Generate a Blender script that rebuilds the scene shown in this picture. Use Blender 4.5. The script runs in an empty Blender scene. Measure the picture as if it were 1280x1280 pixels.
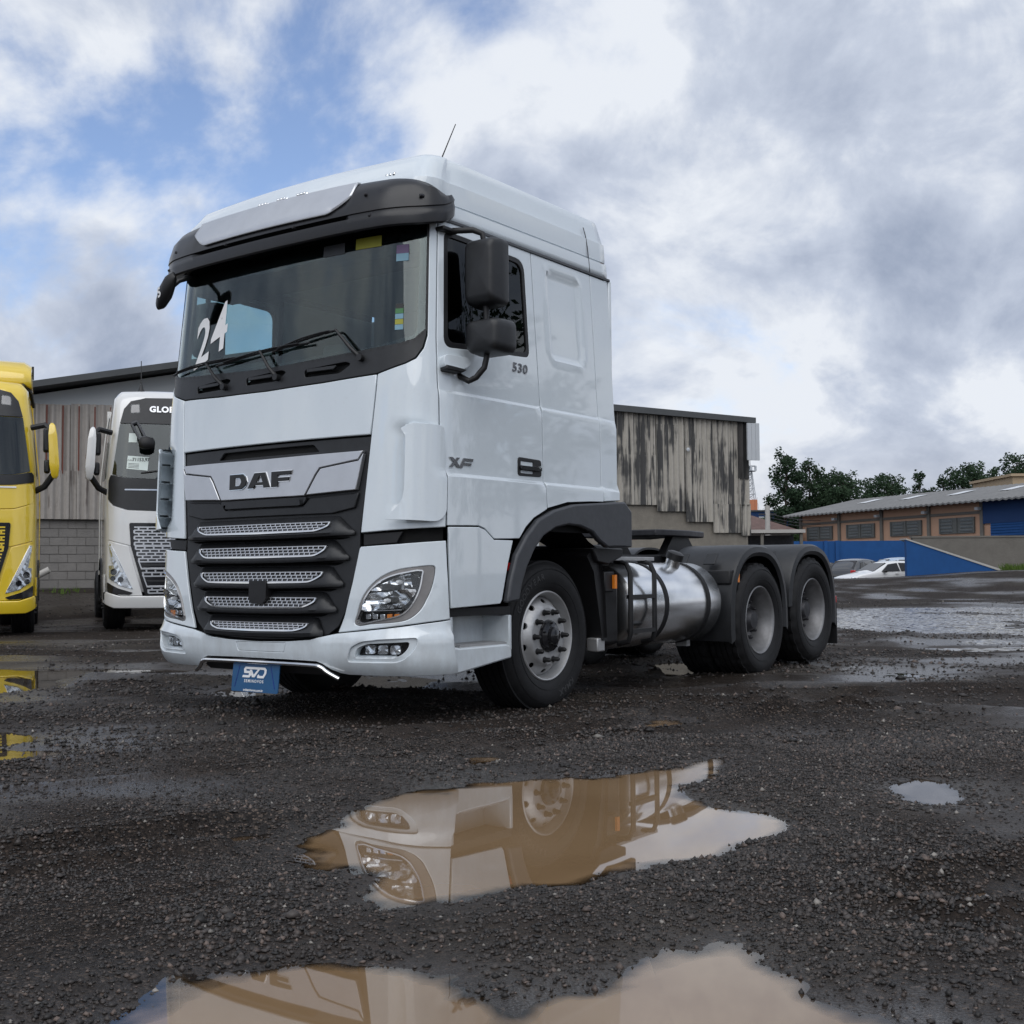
import bpy, bmesh, math, random
import numpy as np
from mathutils import Vector, Matrix
from mathutils.geometry import delaunay_2d_cdt

random.seed(7); RNG = np.random.default_rng(7)
scene = bpy.context.scene
COL = scene.collection
R = math.radians

# ------------------------------------------------------------------ camera
CAM_H, PITCH, ROLL = 0.943, 0.0509, -0.0072
cam_d = bpy.data.cameras.new('camera'); cam = bpy.data.objects.new('camera', cam_d); COL.objects.link(cam)
cam_d.sensor_width = 36.0; cam_d.sensor_fit = 'HORIZONTAL'; cam_d.lens = 36.0*1500/1280
cam_d.clip_start = 0.05; cam_d.clip_end = 4000
cam.matrix_world = Matrix.Translation((0, 0, CAM_H)) @ Matrix.Rotation(R(90)+PITCH, 4, 'X') @ Matrix.Rotation(ROLL, 4, 'Z')
scene.camera = cam

# ------------------------------------------------------------------ world: sky with broken cloud
SUN_EL, SUN_AZ = R(50), R(186)           # azimuth clockwise from +Y (north)
world = bpy.data.worlds.new('World'); scene.world = world; world.use_nodes = True
def build_world():
    nt = world.node_tree; N = nt.nodes; L = nt.links; N.clear()
    def n(t, **k):
        o = N.new(t)
        for a, b in k.items(): setattr(o, a, b)
        return o
    out = n('ShaderNodeOutputWorld'); bg = n('ShaderNodeBackground'); bg.inputs['Strength'].default_value = 0.1
    sky = n('ShaderNodeTexSky', sky_type='NISHITA', sun_disc=False, sun_elevation=SUN_EL, sun_rotation=SUN_AZ,
            altitude=900, air_density=1.0, dust_density=0.6, ozone_density=1.6)
    tc = n('ShaderNodeTexCoord'); sep = n('ShaderNodeSeparateXYZ'); L.new(tc.outputs['Generated'], sep.inputs[0])
    def m(op, a, b=None, c=None, clamp=False):
        o = n('ShaderNodeMath', operation=op, use_clamp=clamp)
        for i, v in enumerate((a, b, c)):
            if v is None: continue
            if isinstance(v, (int, float)): o.inputs[i].default_value = v
            else: L.new(v, o.inputs[i])
        return o.outputs[0]
    zc = m('MAXIMUM', sep.outputs['Z'], 0.0); den = m('ADD', zc, 0.68)
    px = m('DIVIDE', sep.outputs['X'], den); py = m('DIVIDE', sep.outputs['Y'], den)
    cmb = n('ShaderNodeCombineXYZ'); L.new(px, cmb.inputs[0]); L.new(py, cmb.inputs[1])
    def noise(scale, detail, rough, off, dist=0.0, src=None, lac=2.0):
        mp = n('ShaderNodeMapping'); mp.inputs['Location'].default_value = off; L.new(src or cmb.outputs[0], mp.inputs[0])
        o = n('ShaderNodeTexNoise'); o.inputs['Scale'].default_value = scale; o.inputs['Detail'].default_value = detail
        o.inputs['Roughness'].default_value = rough; o.inputs['Distortion'].default_value = dist; o.inputs['Lacunarity'].default_value = lac
        L.new(mp.outputs[0], o.inputs['Vector']); return o.outputs['Fac']
    def sm(x, lo, hi):
        o = n('ShaderNodeMapRange', interpolation_type='SMOOTHSTEP'); o.inputs['From Min'].default_value = lo; o.inputs['From Max'].default_value = hi
        if isinstance(x, (int, float)): o.inputs[0].default_value = x
        else: L.new(x, o.inputs[0])
        return o.outputs[0]
    def gap(dx, dy, dz, r0, r1):                      # an opening in the cloud deck around one direction of the sky
        v = Vector((dx, dy, dz)).normalized()
        d = m('ADD', m('ADD', m('MULTIPLY', sep.outputs['X'], v.x), m('MULTIPLY', sep.outputs['Y'], v.y)), m('MULTIPLY', sep.outputs['Z'], v.z))
        return sm(d, math.cos(R(r1)), math.cos(R(r0)))
    cover = noise(3.3, 10, 0.56, (9.369, 48.3406, 0), 0.25)
    g1 = gap(-0.20, 1, 0.36, 2, 13); g2 = gap(-0.38, 1, 0.36, 2, 12); g3 = gap(0.02, 1, 0.47, 1, 8)
    openn = m('MAXIMUM', m('MAXIMUM', g1, m('MULTIPLY', g2, 0.8)), m('MULTIPLY', g3, 0.8))
    c2 = m('ADD', m('SUBTRACT', m('MULTIPLY', m('SUBTRACT', cover, 0.5), 1.55), m('MULTIPLY', openn, 0.22)), 0.65)
    mask = m('ADD', m('MULTIPLY', sm(c2, 0.31, 0.54), 0.94), 0.06)
    thick = sm(c2, 0.50, 0.88)                       # thick cloud shows a grey base
    tex = noise(8.0, 9, 0.6, (11.3, 2.2, 1.0), 0.4)
    tex2 = noise(2.8, 6, 0.5, (17.7658, 40.0809, 0), 0.2)
    shade = m('ADD', m('MULTIPLY', thick, 0.72), m('MULTIPLY', m('SUBTRACT', tex, 0.5), -1.7))
    shade = m('ADD', shade, m('MULTIPLY', m('SUBTRACT', tex2, 0.47), 2.6), clamp=True)
    ramp = n('ShaderNodeValToRGB'); cr = ramp.color_ramp; L.new(shade, ramp.inputs[0])
    cr.elements[0].position = 0.0; cr.elements[0].color = (6.3, 6.6, 7.1, 1)
    cr.elements[1].position = 1.0; cr.elements[1].color = (2.55, 3.0, 3.95, 1)
    e = cr.elements.new(0.35); e.color = (4.4, 4.85, 5.75, 1)
    e = cr.elements.new(0.7); e.color = (3.3, 3.75, 4.7, 1)
    boost = n('ShaderNodeMix', data_type='RGBA', blend_type='MULTIPLY'); boost.inputs['Factor'].default_value = 1
    L.new(sky.outputs[0], boost.inputs[6]); boost.inputs[7].default_value = (1.2, 1.2, 1.28, 1)
    mix = n('ShaderNodeMix', data_type='RGBA'); L.new(mask, mix.inputs['Factor']); L.new(boost.outputs[2], mix.inputs[6]); L.new(ramp.outputs[0], mix.inputs[7])
    # pale band low over the horizon
    hz = sm(sep.outputs['Z'], 0.13, 0.0)
    mix2 = n('ShaderNodeMix', data_type='RGBA'); L.new(m('MULTIPLY', hz, 0.75), mix2.inputs['Factor']); L.new(mix.outputs[2], mix2.inputs[6]); mix2.inputs[7].default_value = (5.4, 5.5, 5.8, 1)
    L.new(mix2.outputs[2], bg.inputs['Color']); L.new(bg.outputs[0], out.inputs[0])
build_world()
sun_d = bpy.data.lights.new('sun', 'SUN'); sun = bpy.data.objects.new('sun', sun_d); COL.objects.link(sun)
sun_d.energy = 1.3; sun_d.angle = R(70); sun_d.color = (1.0, 0.985, 0.965)
sv = Vector((math.sin(SUN_AZ)*math.cos(SUN_EL), math.cos(SUN_AZ)*math.cos(SUN_EL), math.sin(SUN_EL)))
sun.rotation_euler = sv.to_track_quat('Z', 'Y').to_euler()
vs = scene.view_settings; vs.view_transform = 'Standard'; vs.look = 'None'; vs.exposure = 0.38; vs.gamma = 1.0; vs.use_curve_mapping = False

# ------------------------------------------------------------------ materials
def srgb(r, g, b):
    f = lambda c: ((c/255+0.055)/1.055)**2.4 if c > 10 else c/255/12.92
    return (f(r), f(g), f(b), 1)
class NT:
    def __init__(s, name):
        s.m = bpy.data.materials.new(name); s.m.use_nodes = True; s.t = s.m.node_tree; s.N = s.t.nodes; s.L = s.t.links; s.N.clear()
        s.out = s.n('ShaderNodeOutputMaterial'); s.tc = s.n('ShaderNodeTexCoord')
    def n(s, t, **k):
        o = s.N.new(t)
        for a, b in k.items(): setattr(o, a, b)
        return o
    def set(s, sock, v):
        if isinstance(v, (int, float, tuple, list)):
            if isinstance(v, (tuple, list)) and len(v) == 3 and len(sock.default_value) == 4: v = (*v, 1)
            sock.default_value = v
        else: s.L.new(v, sock)
    def math(s, op, a, b=0.0, clamp=False):
        o = s.n('ShaderNodeMath', operation=op, use_clamp=clamp); s.set(o.inputs[0], a); s.set(o.inputs[1], b); return o.outputs[0]
    def map(s, scale=(1,1,1), loc=(0,0,0), src='Object', rot=(0,0,0)):
        o = s.n('ShaderNodeMapping'); o.inputs['Scale'].default_value = scale; o.inputs['Location'].default_value = loc; o.inputs['Rotation'].default_value = rot
        s.L.new(s.tc.outputs[src] if isinstance(src, str) else src, o.inputs[0]); return o.outputs[0]
    def noise(s, scale=5, detail=4, rough=.55, vec=None, dist=0):
        o = s.n('ShaderNodeTexNoise'); o.inputs['Scale'].default_value = scale; o.inputs['Detail'].default_value = detail; o.inputs['Roughness'].default_value = rough; o.inputs['Distortion'].default_value = dist
        s.L.new(vec if vec is not None else s.tc.outputs['Object'], o.inputs['Vector']); return o.outputs['Fac']
    def ramp(s, fac, stops):
        o = s.n('ShaderNodeValToRGB'); e = o.color_ramp.elements
        while len(e) < len(stops): e.new(.5)
        for q, (p, c) in zip(e, stops):
            q.position = p; q.color = (c, c, c, 1) if isinstance(c, (int, float)) else ((*c, 1) if len(c) == 3 else c)
        s.L.new(fac, o.inputs[0]); return o.outputs[0]
    def mix(s, f, a, b, mode='MIX'):
        o = s.n('ShaderNodeMix', data_type='RGBA', blend_type=mode); s.set(o.inputs['Factor'], f); s.set(o.inputs[6], a); s.set(o.inputs[7], b); return o.outputs[2]
    def bump(s, h, st=.3, d=.01, nrm=None):
        o = s.n('ShaderNodeBump'); o.inputs['Strength'].default_value = st; o.inputs['Distance'].default_value = d; s.L.new(h, o.inputs['Height'])
        if nrm is not None: s.L.new(nrm, o.inputs['Normal'])
        return o.outputs[0]
    def pbsdf(s, **k):
        o = s.n('ShaderNodeBsdfPrincipled')
        for a, v in k.items(): s.set(o.inputs[a.replace('_', ' ')], v)
        s.L.new(o.outputs[0], s.out.inputs[0]); return o
M = {}
def simple(name, col, rough=.5, metal=0, var=.12, bump=0, scale=8, coat=0, spec=.5):
    t = NT(name); f = t.noise(scale, 5, .6)
    c = t.mix(t.ramp(f, [(.3, 0.), (.7, 1.)]), tuple(x*(1-var) for x in col[:3]), tuple(min(1, x*(1+var)) for x in col[:3]))
    r = t.math('ADD', t.math('MULTIPLY', t.noise(scale*2.3, 4), .12), rough-.06)
    k = dict(Base_Color=c, Roughness=r, Metallic=metal, Specular_IOR_Level=spec)
    if coat: k.update(Coat_Weight=coat, Coat_Roughness=.04)
    if bump: k['Normal'] = t.bump(t.noise(scale*6, 4), bump, .004)
    t.pbsdf(**k); M[name] = t.m; return t.m
def paint(name, col, rough=.38, dirt=False):
    t = NT(name)
    f = t.noise(1.3, 4, .6); g = t.noise(26, 6, .7)
    c = t.mix(t.math('MULTIPLY', t.ramp(f, [(.35, 0.), (.75, 1.)]), .10), col, tuple(x*.82 for x in col))
    c = t.mix(t.math('MULTIPLY', t.ramp(g, [(.55, 0.), (.8, 1.)]), .10), c, (.28, .25, .21))
    cw = 1.0
    if dirt:                                    # road film thrown up over the lower panels
        sp = t.n('ShaderNodeSeparateXYZ'); t.L.new(t.tc.outputs['Object'], sp.inputs[0])
        k = t.n('ShaderNodeMapRange'); t.L.new(sp.outputs['Z'], k.inputs[0]); k.inputs['From Min'].default_value = 1.15; k.inputs['From Max'].default_value = .30
        sm_ = t.noise(9, 7, .72, t.map((1, 1, .45)))
        fl = t.math('MULTIPLY', t.ramp(t.math('ADD', sm_, t.math('MULTIPLY', k.outputs[0], .22)), [(.55, 0.), (.78, 1.)]), t.math('ADD', t.math('MULTIPLY', k.outputs[0], .20), .03))
        c = t.mix(fl, c, (.20, .165, .13)); cw = t.math('SUBTRACT', 1.0, fl)
    t.pbsdf(Base_Color=c, Roughness=rough, Coat_Weight=cw, Coat_IOR=1.75, Coat_Roughness=t.math('ADD', t.math('MULTIPLY', g, .05), .01), Specular_IOR_Level=.5)
    M[name] = t.m; return t.m
paint('white_paint', (.66, .72, .76), dirt=True); paint('yellow_paint', (.78, .55, .02)); paint('cream_paint', (.70, .70, .69))
simple('dark_plastic', (.014, .015, .017), .45, var=.2, bump=.12, scale=14)
simple('black_plastic', (.008, .008, .009), .5, var=.2, bump=.1, scale=14)
simple('gloss_black', (.014, .014, .016), .14, var=.1)
simple('visor_black', (.012, .012, .014), .30, var=.1); simple('grey_plastic', (.048, .051, .058), .5, var=.12, bump=.15, scale=20)
simple('cavity_black', (.006, .006, .006), .9, var=.1)
simple('chrome', (.78, .79, .80), .10, 1, .05); simple('badge_metal', (.22, .22, .23), .25, .9, .05)
simple('silver', (.60, .61, .63), .34, .85, .04)
simple('alloy', (.46, .46, .46), .48, .7, .12, scale=10)
simple('rim_grey', (.22, .22, .225), .5, .6, .2, scale=10); simple('steel_dark', (.05, .05, .055), .5, .6, .25, scale=10)
simple('rubber', (.008, .008, .009), .66, var=.3, bump=.2, scale=20, spec=.35)
simple('letter_rubber', (.035, .035, .037), .6, var=.1)
simple('amber', (.75, .22, .02), .25, var=.05); simple('red_lens', (.45, .015, .015), .2, var=.05)
simple('seat_cloth', (.30, .32, .32), .85, var=.1); simple('interior', (.05, .055, .06), .8, var=.1); simple('headliner', (.42, .44, .44), .85, var=.06)
simple('print_white', (.80, .80, .80), .5, var=.03); simple('print_black', (.012, .012, .012), .4, var=.05)
simple('sticker_green', (.05, .17, .06), .5); simple('sticker_yellow', (.30, .29, .03), .5); simple('sticker_blue', (.16, .30, .38), .5); simple('sticker_purple', (.11, .07, .15), .5)
simple('plate_blue', (.008, .075, .19), .38, var=.08); simple('plate_navy', (.01, .015, .20), .35)
simple('paper', (.72, .80, .76), .7, var=.03)
t = NT('tank_alloy'); v = t.map((1, 60, 60)); f = t.noise(4, 5, .6, v); g = t.noise(5, 4, .6)
t.pbsdf(Base_Color=t.mix(t.ramp(g, [(.35, 0.), (.7, 1.)]), (.88, .89, .90), (.78, .79, .80)), Metallic=1.0, Roughness=t.math('ADD', t.math('MULTIPLY', f, .05), .22)); M['tank_alloy'] = t.m
def glass(name, tint, f0=.045):
    t = NT(name); a = t.n('ShaderNodeBsdfTransparent'); a.inputs[0].default_value = (*tint, 1)
    b = t.n('ShaderNodeBsdfGlossy'); b.inputs['Roughness'].default_value = .01; b.inputs['Color'].default_value = (.92, .95, .95, 1)
    lw = t.n('ShaderNodeLayerWeight'); lw.inputs[0].default_value = .5; fac = t.math('ADD', f0, t.math('MULTIPLY', t.math('POWER', lw.outputs['Facing'], 5.0), 1-f0)); mx = t.n('ShaderNodeMixShader')
    t.L.new(fac, mx.inputs[0]); t.L.new(a.outputs[0], mx.inputs[1]); t.L.new(b.outputs[0], mx.inputs[2]); t.L.new(mx.outputs[0], t.out.inputs[0]); M[name] = t.m
glass('windscreen_glass', (.74, .82, .81), .055); glass('tinted_glass', (.16, .16, .18), .05); glass('lens_glass', (.95, .96, .97), .035); glass('dark_glass', (.40, .45, .46), .06)
simple('headlamp_chrome', (.80, .81, .82), .16, .85, .1, scale=20)
simple('bezel_grey', (.26, .25, .245), .35, .3)

# ground
t = NT('gravel_ground')
geo = t.n('ShaderNodeNewGeometry'); pos = geo.outputs['Position']; sepz = t.n('ShaderNodeSeparateXYZ'); t.L.new(pos, sepz.inputs[0])
vor = t.n('ShaderNodeTexVoronoi'); vor.inputs['Scale'].default_value = 105; t.L.new(pos, vor.inputs['Vector'])
vor2 = t.n('ShaderNodeTexVoronoi'); vor2.inputs['Scale'].default_value = 38; t.L.new(pos, vor2.inputs['Vector'])
big = t.noise(.5, 5, .62, pos); mid = t.noise(3.2, 5, .6, pos); fine = t.noise(70, 4, .7, pos)
cell = t.n('ShaderNodeSeparateColor'); t.L.new(vor.outputs['Color'], cell.inputs[0])
c = t.ramp(cell.outputs[0], [(0., (.007, .006, .0055)), (.5, (.023, .0185, .016)), (.8, (.047, .037, .031)), (.93, (.095, .073, .058)), (1., (.22, .165, .13))])
mud = t.mix(t.ramp(mid, [(.3, 0.), (.7, 1.)]), (.023, .0175, .0145), (.050, .038, .031))
c = t.mix(t.ramp(t.math('ADD', t.math('MULTIPLY', big, .7), t.math('MULTIPLY', mid, .3)), [(.42, 0.), (.58, 1.)]), c, mud)
spk = t.noise(14, 6, .75, pos); c = t.mix(t.ramp(spk, [(.35, 0.), (.66, 1.)]), t.mix(.55, c, (.012, .010, .009)), c); c = t.mix(t.ramp(t.noise(5.5, 7, .8, pos), [(.60, 0.), (.72, .5)]), c, (.10, .085, .07))
pale = t.n('ShaderNodeVertexColor', layer_name='pale')
c = t.mix(pale.outputs['Color'], c, t.mix(cell.outputs[1], (.07, .065, .055), (.17, .155, .13)))
wet = t.n('ShaderNodeVertexColor', layer_name='wet'); wsep = t.n('ShaderNodeSeparateColor'); t.L.new(wet.outputs['Color'], wsep.inputs[0]); wv = wsep.outputs[0]
c = t.mix(t.math('MULTIPLY', wv, .45), c, (.020, .016, .0135))
rough = t.math('SUBTRACT', .74, t.math('MULTIPLY', wv, .50)); rough = t.math('ADD', rough, t.math('MULTIPLY', t.math('SUBTRACT', mid, .5), .25), True)
hgt = t.math('ADD', t.math('MULTIPLY', vor.outputs['Distance'], -.6), t.math('ADD', t.math('MULTIPLY', vor2.outputs['Distance'], -.35), t.math('MULTIPLY', fine, .5)))
t.pbsdf(Base_Color=c, Roughness=rough, Specular_IOR_Level=t.math('ADD', .12, t.math('MULTIPLY', wv, .4)), Normal=t.bump(hgt, 1.0, .022)); M['gravel_ground'] = t.m
for nd in t.N:
    if nd.bl_idname == 'ShaderNodeBump': t.L.new(t.math('SUBTRACT', 1.0, t.math('MULTIPLY', wv, .75)), nd.inputs['Strength'])
def water(name, ca, cb, murk):
    t = NT(name); pos = t.n('ShaderNodeNewGeometry').outputs['Position']; nb = t.bump(t.noise(3, 2, .5, pos), .03, .004)
    d = t.n('ShaderNodeVertexColor', layer_name='depth'); ds = t.n('ShaderNodeSeparateColor'); t.L.new(d.outputs['Color'], ds.inputs[0])
    c = t.mix(t.ramp(t.noise(1.1, 5, .55, pos), [(.35, 0.), (.7, 1.)]), ca, cb)
    p = t.pbsdf(Base_Color=c, Roughness=.015, IOR=1.7, Specular_IOR_Level=.5, Normal=nb)
    tr = t.n('ShaderNodeBsdfTransparent'); tr.inputs[0].default_value = (.80, .70, .58, 1); gl = t.n('ShaderNodeBsdfGlossy'); gl.inputs['Roughness'].default_value = .015; t.L.new(nb, gl.inputs['Normal']); fr = t.n('ShaderNodeFresnel'); fr.inputs[0].default_value = 1.55; t.L.new(nb, fr.inputs['Normal'])
    m1 = t.n('ShaderNodeMixShader'); t.L.new(fr.outputs[0], m1.inputs[0]); t.L.new(tr.outputs[0], m1.inputs[1]); t.L.new(gl.outputs[0], m1.inputs[2])
    f = t.math('MULTIPLY', t.ramp(t.math('ADD', ds.outputs[0], t.math('MULTIPLY', t.math('SUBTRACT', t.noise(9, 4, .6, pos), .5), .25)), [(.05, 0.), (.62, 1.)]), murk)
    m2 = t.n('ShaderNodeMixShader'); t.L.new(f, m2.inputs[0]); t.L.new(m1.outputs[0], m2.inputs[1]); t.L.new(p.outputs[0], m2.inputs[2]); t.L.new(m2.outputs[0], t.out.inputs[0]); M[name] = t.m
water('muddy_water', (.19, .120, .062), (.25, .165, .092), 1.0); water('clear_water', (.10, .075, .05), (.12, .09, .065), .55)
t = NT('rippled_water'); t.pbsdf(Base_Color=(.06, .05, .04), Roughness=.07, IOR=1.5, Specular_IOR_Level=.5); M['rippled_water'] = t.m
t = NT('stone')
a = t.n('ShaderNodeVertexColor', layer_name='tone'); t.pbsdf(Base_Color=t.mix(.35, a.outputs['Color'], t.mix(t.noise(120, 3), (.02, .018, .016), a.outputs['Color'])), Roughness=.55); M['stone'] = t.m

# walls
def streaky(name, base, dark, amount, zs=.5):
    t = NT(name); geo = t.n('ShaderNodeNewGeometry').outputs['Position']
    v = t.map((5.5, 5.5, .32), src=geo); f = t.noise(1.0, 6, .62, v, .6); g = t.noise(.55, 4, .6, geo); k = t.noise(9, 5, .6, geo)
    fac = t.ramp(t.math('ADD', f, t.math('MULTIPLY', t.math('SUBTRACT', g, .5), .7)), [(amount-.03, 0.), (amount+.06, 1.)])
    b = t.mix(k, tuple(x*.82 for x in base), tuple(x*1.12 for x in base))
    t.pbsdf(Base_Color=t.mix(fac, b, dark), Roughness=.9, Normal=t.bump(k, .2, .01)); M[name] = t.m
streaky('streaked_sheet', (.40, .375, .33), (.06, .06, .06), .50)
streaky('grey_sheet', (.34, .315, .29), (.13, .11, .10), .60)
streaky('dark_sheet', (.05, .047, .045), (.018, .018, .018), .5)
t = NT('rust_seam'); t.pbsdf(Base_Color=t.mix(t.noise(6, 5), (.10, .03, .022), (.19, .06, .04)), Roughness=.95); M['rust_seam'] = t.m
def rough_wall(name, a, b, sc=6, bump=.4):
    t = NT(name); geo = t.n('ShaderNodeNewGeometry').outputs['Position']; f = t.noise(sc, 7, .68, geo); g = t.noise(.7, 4, .6, geo)
    t.pbsdf(Base_Color=t.mix(t.math('ADD', t.math('MULTIPLY', f, .6), t.math('MULTIPLY', g, .4)), a, b), Roughness=.93, Normal=t.bump(t.noise(sc*5, 5, .7, geo), bump, .02)); M[name] = t.m
rough_wall('render_wall', (.08, .072, .062), (.33, .30, .25), 5); rough_wall('block', (.10, .095, .09), (.27, .255, .24), 4); rough_wall('mortar', (.10, .095, .09), (.20, .19, .175), 5)
rough_wall('gable_grey', (.40, .42, .43), (.50, .52, .53), 1.2, .1); rough_wall('concrete_wall', (.08, .073, .065), (.22, .205, .18), 2.2); rough_wall('concrete_pale', (.34, .33, .31), (.52, .50, .47), 3)
rough_wall('roof_fibre', (.10, .10, .10), (.25, .25, .25), 2.4, .2); rough_wall('fascia', (.05, .055, .058), (.11, .115, .12), 2.5, .1); rough_wall('blue_wall', (.006, .045, .15), (.014, .095, .30), 2.6, .15)
rough_wall('blue_dark', (.008, .03, .10), (.014, .05, .15), 1.0, .1); rough_wall('beige_wall', (.34, .26, .17), (.46, .36, .24), 1.2, .1); rough_wall('metal_pale', (.42, .45, .48), (.56, .58, .60), 1.5, .05)
simple('window_grey', (.10, .105, .10), .6); simple('window_glass_far', (.20, .22, .23), .15); simple('skylight', (.62, .64, .66), .4); simple('roof_tile', (.12, .075, .065), .9, var=.25, scale=3)
t = NT('brick_wall'); bt = t.n('ShaderNodeTexBrick'); t.L.new(t.map((1, 1, 1)), bt.inputs['Vector']); bt.inputs['Scale'].default_value = 4.2
bt.inputs['Color1'].default_value = (.50, .175, .09, 1); bt.inputs['Color2'].default_value = (.62, .23, .12, 1); bt.inputs['Mortar'].default_value = (.50, .32, .22, 1); bt.inputs['Mortar Size'].default_value = .012
t.pbsdf(Base_Color=t.mix(t.math('MULTIPLY', t.noise(1.1, 5), .45), bt.outputs[0], (.36, .17, .11)), Roughness=.92); M['brick_wall'] = t.m
simple('bark', (.06, .045, .035), .95, var=.3, scale=3)
def foliage(name, a, b):
    t = NT(name); o = t.n('ShaderNodeObjectInfo'); geo = t.n('ShaderNodeNewGeometry')
    c = t.mix(t.noise(.8, 4, .6, geo.outputs['Position']), a, b); c = t.mix(t.math('MULTIPLY', o.outputs['Random'], .5), c, tuple(x*.7 for x in a))
    d = t.n('ShaderNodeBsdfDiffuse'); tr = t.n('ShaderNodeBsdfTranslucent'); mx = t.n('ShaderNodeMixShader'); mx.inputs[0].default_value = .25
    t.L.new(c, d.inputs[0]); t.L.new(c, tr.inputs[0]); t.L.new(d.outputs[0], mx.inputs[1]); t.L.new(tr.outputs[0], mx.inputs[2]); t.L.new(mx.outputs[0], t.out.inputs[0]); M[name] = t.m
foliage('pine_needles', (.035, .062, .038), (.07, .105, .06)); foliage('broad_leaves', (.04, .07, .03), (.085, .13, .055)); foliage('bare_twigs', (.13, .11, .09), (.20, .17, .14)); foliage('grass', (.06, .10, .02), (.12, .18, .05))
paint('car_white', (.76, .77, .78)); paint('car_black', (.02, .021, .024)); paint('car_silver', (.45, .48, .52)); paint('car_blue', (.32, .42, .55))

# ------------------------------------------------------------------ mesh helpers
def finish(me, smooth=40):
    if smooth:
        me.shade_smooth(); me.set_sharp_from_angle(angle=R(smooth))
def link(name, me, mat=None, parent=None, loc=None):
    o = bpy.data.objects.new(name, me); COL.objects.link(o)
    if mat is not None and me is not None and len(me.materials) == 0: me.materials.append(M[mat])
    if parent: o.parent = parent
    if loc: o.location = loc
    return o
def empty(name, loc=(0,0,0), rz=0):
    o = bpy.data.objects.new(name, None); o.empty_display_size = .3; COL.objects.link(o); o.location = loc; o.rotation_euler = (0, 0, rz); return o
def tag(o, label=None, cat=None, group=None, kind=None):
    if label: o['label'] = label
    if cat: o['category'] = cat
    if group: o['group'] = group
    if kind: o['kind'] = kind
    return o
class G:
    def __init__(s): s.v = []; s.f = []
    def add(s, vs, fs):
        b = len(s.v); s.v.extend([tuple(map(float, q)) for q in vs]); s.f.extend([tuple(b+i for i in q) for q in fs]); return s
    def box(s, c, d, rot=None):
        x, y, z = [k/2 for k in d]
        P = [Vector(q) for q in ((-x,-y,-z),(x,-y,-z),(x,y,-z),(-x,y,-z),(-x,-y,z),(x,-y,z),(x,y,z),(-x,y,z))]
        if rot is not None: P = [rot @ q for q in P]
        return s.add([q+Vector(c) for q in P], [(0,3,2,1),(4,5,6,7),(0,1,5,4),(1,2,6,5),(2,3,7,6),(3,0,4,7)])
    def bar(s, a, b, w, h, up=(0,0,1)):
        a = Vector(a); b = Vector(b); d = (b-a); L = d.length; d.normalize(); u = Vector(up); x = d.cross(u).normalized(); z = x.cross(d)
        return s.box((a+b)/2, (w, L, h), Matrix((x, d, z)).transposed())
    def tube(s, pts, r, n=10, closed=False, cap=True):
        pts = [Vector(q) for q in pts]; m = len(pts); rings = []
        rr = r if isinstance(r, (list, tuple)) else [r]*m
        up = None
        for i, p in enumerate(pts):
            if closed: d = pts[(i+1) % m]-pts[i-1]
            else: d = pts[min(i+1, m-1)]-pts[max(i-1, 0)]
            d.normalize()
            if up is None: up = Vector((0,0,1)) if abs(d.z) < .9 else Vector((1,0,0))
            x = d.cross(up).normalized(); y = x.cross(d).normalized(); up = y
            rings.append([p+rr[i]*(math.cos(2*math.pi*k/n)*x+math.sin(2*math.pi*k/n)*y) for k in range(n)])
        vs = [q for g in rings for q in g]; fs = []
        for i in range(m if closed else m-1):
            j = (i+1) % m
            for k in range(n): fs.append((i*n+k, i*n+(k+1) % n, j*n+(k+1) % n, j*n+k))
        if cap and not closed: fs.append(tuple(range(n))[::-1]); fs.append(tuple((m-1)*n+k for k in range(n)))
        return s.add(vs, fs)
    def lathe(s, prof, c, ax='s', n=48, a0=0, a1=2*math.pi, closed_prof=False):
        """prof: (radius, along); axis u/s/w through c"""
        full = abs(a1-a0-2*math.pi) < 1e-6; m = n if full else n+1; vs = []
        for k in range(m):
            a = a0+(a1-a0)*k/n; ca, sa = math.cos(a), math.sin(a)
            for r, h in prof:
                if ax == 's': q = (r*ca, h, r*sa)
                elif ax == 'u': q = (h, r*ca, r*sa)
                else: q = (r*ca, r*sa, h)
                vs.append((c[0]+q[0], c[1]+q[1], c[2]+q[2]))
        p = len(prof); fs = []
        for k in range(n):
            j = (k+1) % m
            for i in range(p if closed_prof else p-1):
                i2 = (i+1) % p; fs.append((k*p+i, k*p+i2, j*p+i2, j*p+i))
        return s.add(vs, fs)
    def prism(s, poly, fn0, fn1):
        n = len(poly); vs = [fn0(*q) for q in poly]+[fn1(*q) for q in poly]
        fs = [tuple(range(n))[::-1], tuple(range(n, 2*n))]+[(i, (i+1) % n, n+(i+1) % n, n+i) for i in range(n)]
        return s.add(vs, fs)
    def grid(s, rows, close=False):
        m = len(rows[0]); vs = [q for r in rows for q in r]; fs = []
        for i in range(len(rows)-1):
            for j in range(m if close else m-1):
                k = (j+1) % m; fs.append((i*m+j, i*m+k, (i+1)*m+k, (i+1)*m+j))
        return s.add(vs, fs)
    def flip(s): s.f = [f[::-1] for f in s.f]; return s
    def mesh(s, name, us=False, recalc=True, smooth=40, merge=0):
        v = [(a, -b, c) for a, b, c in s.v] if us else s.v
        me = bpy.data.meshes.new(name); me.from_pydata(v, [], s.f[:] if not us else [f[::-1] for f in s.f]); 
        if recalc or merge:
            bm = bmesh.new(); bm.from_mesh(me)
            if merge: bmesh.ops.remove_doubles(bm, verts=bm.verts, dist=merge)
            if recalc: bmesh.ops.recalc_face_normals(bm, faces=bm.faces)
            bm.to_mesh(me); bm.free()
        finish(me, smooth); return me
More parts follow.
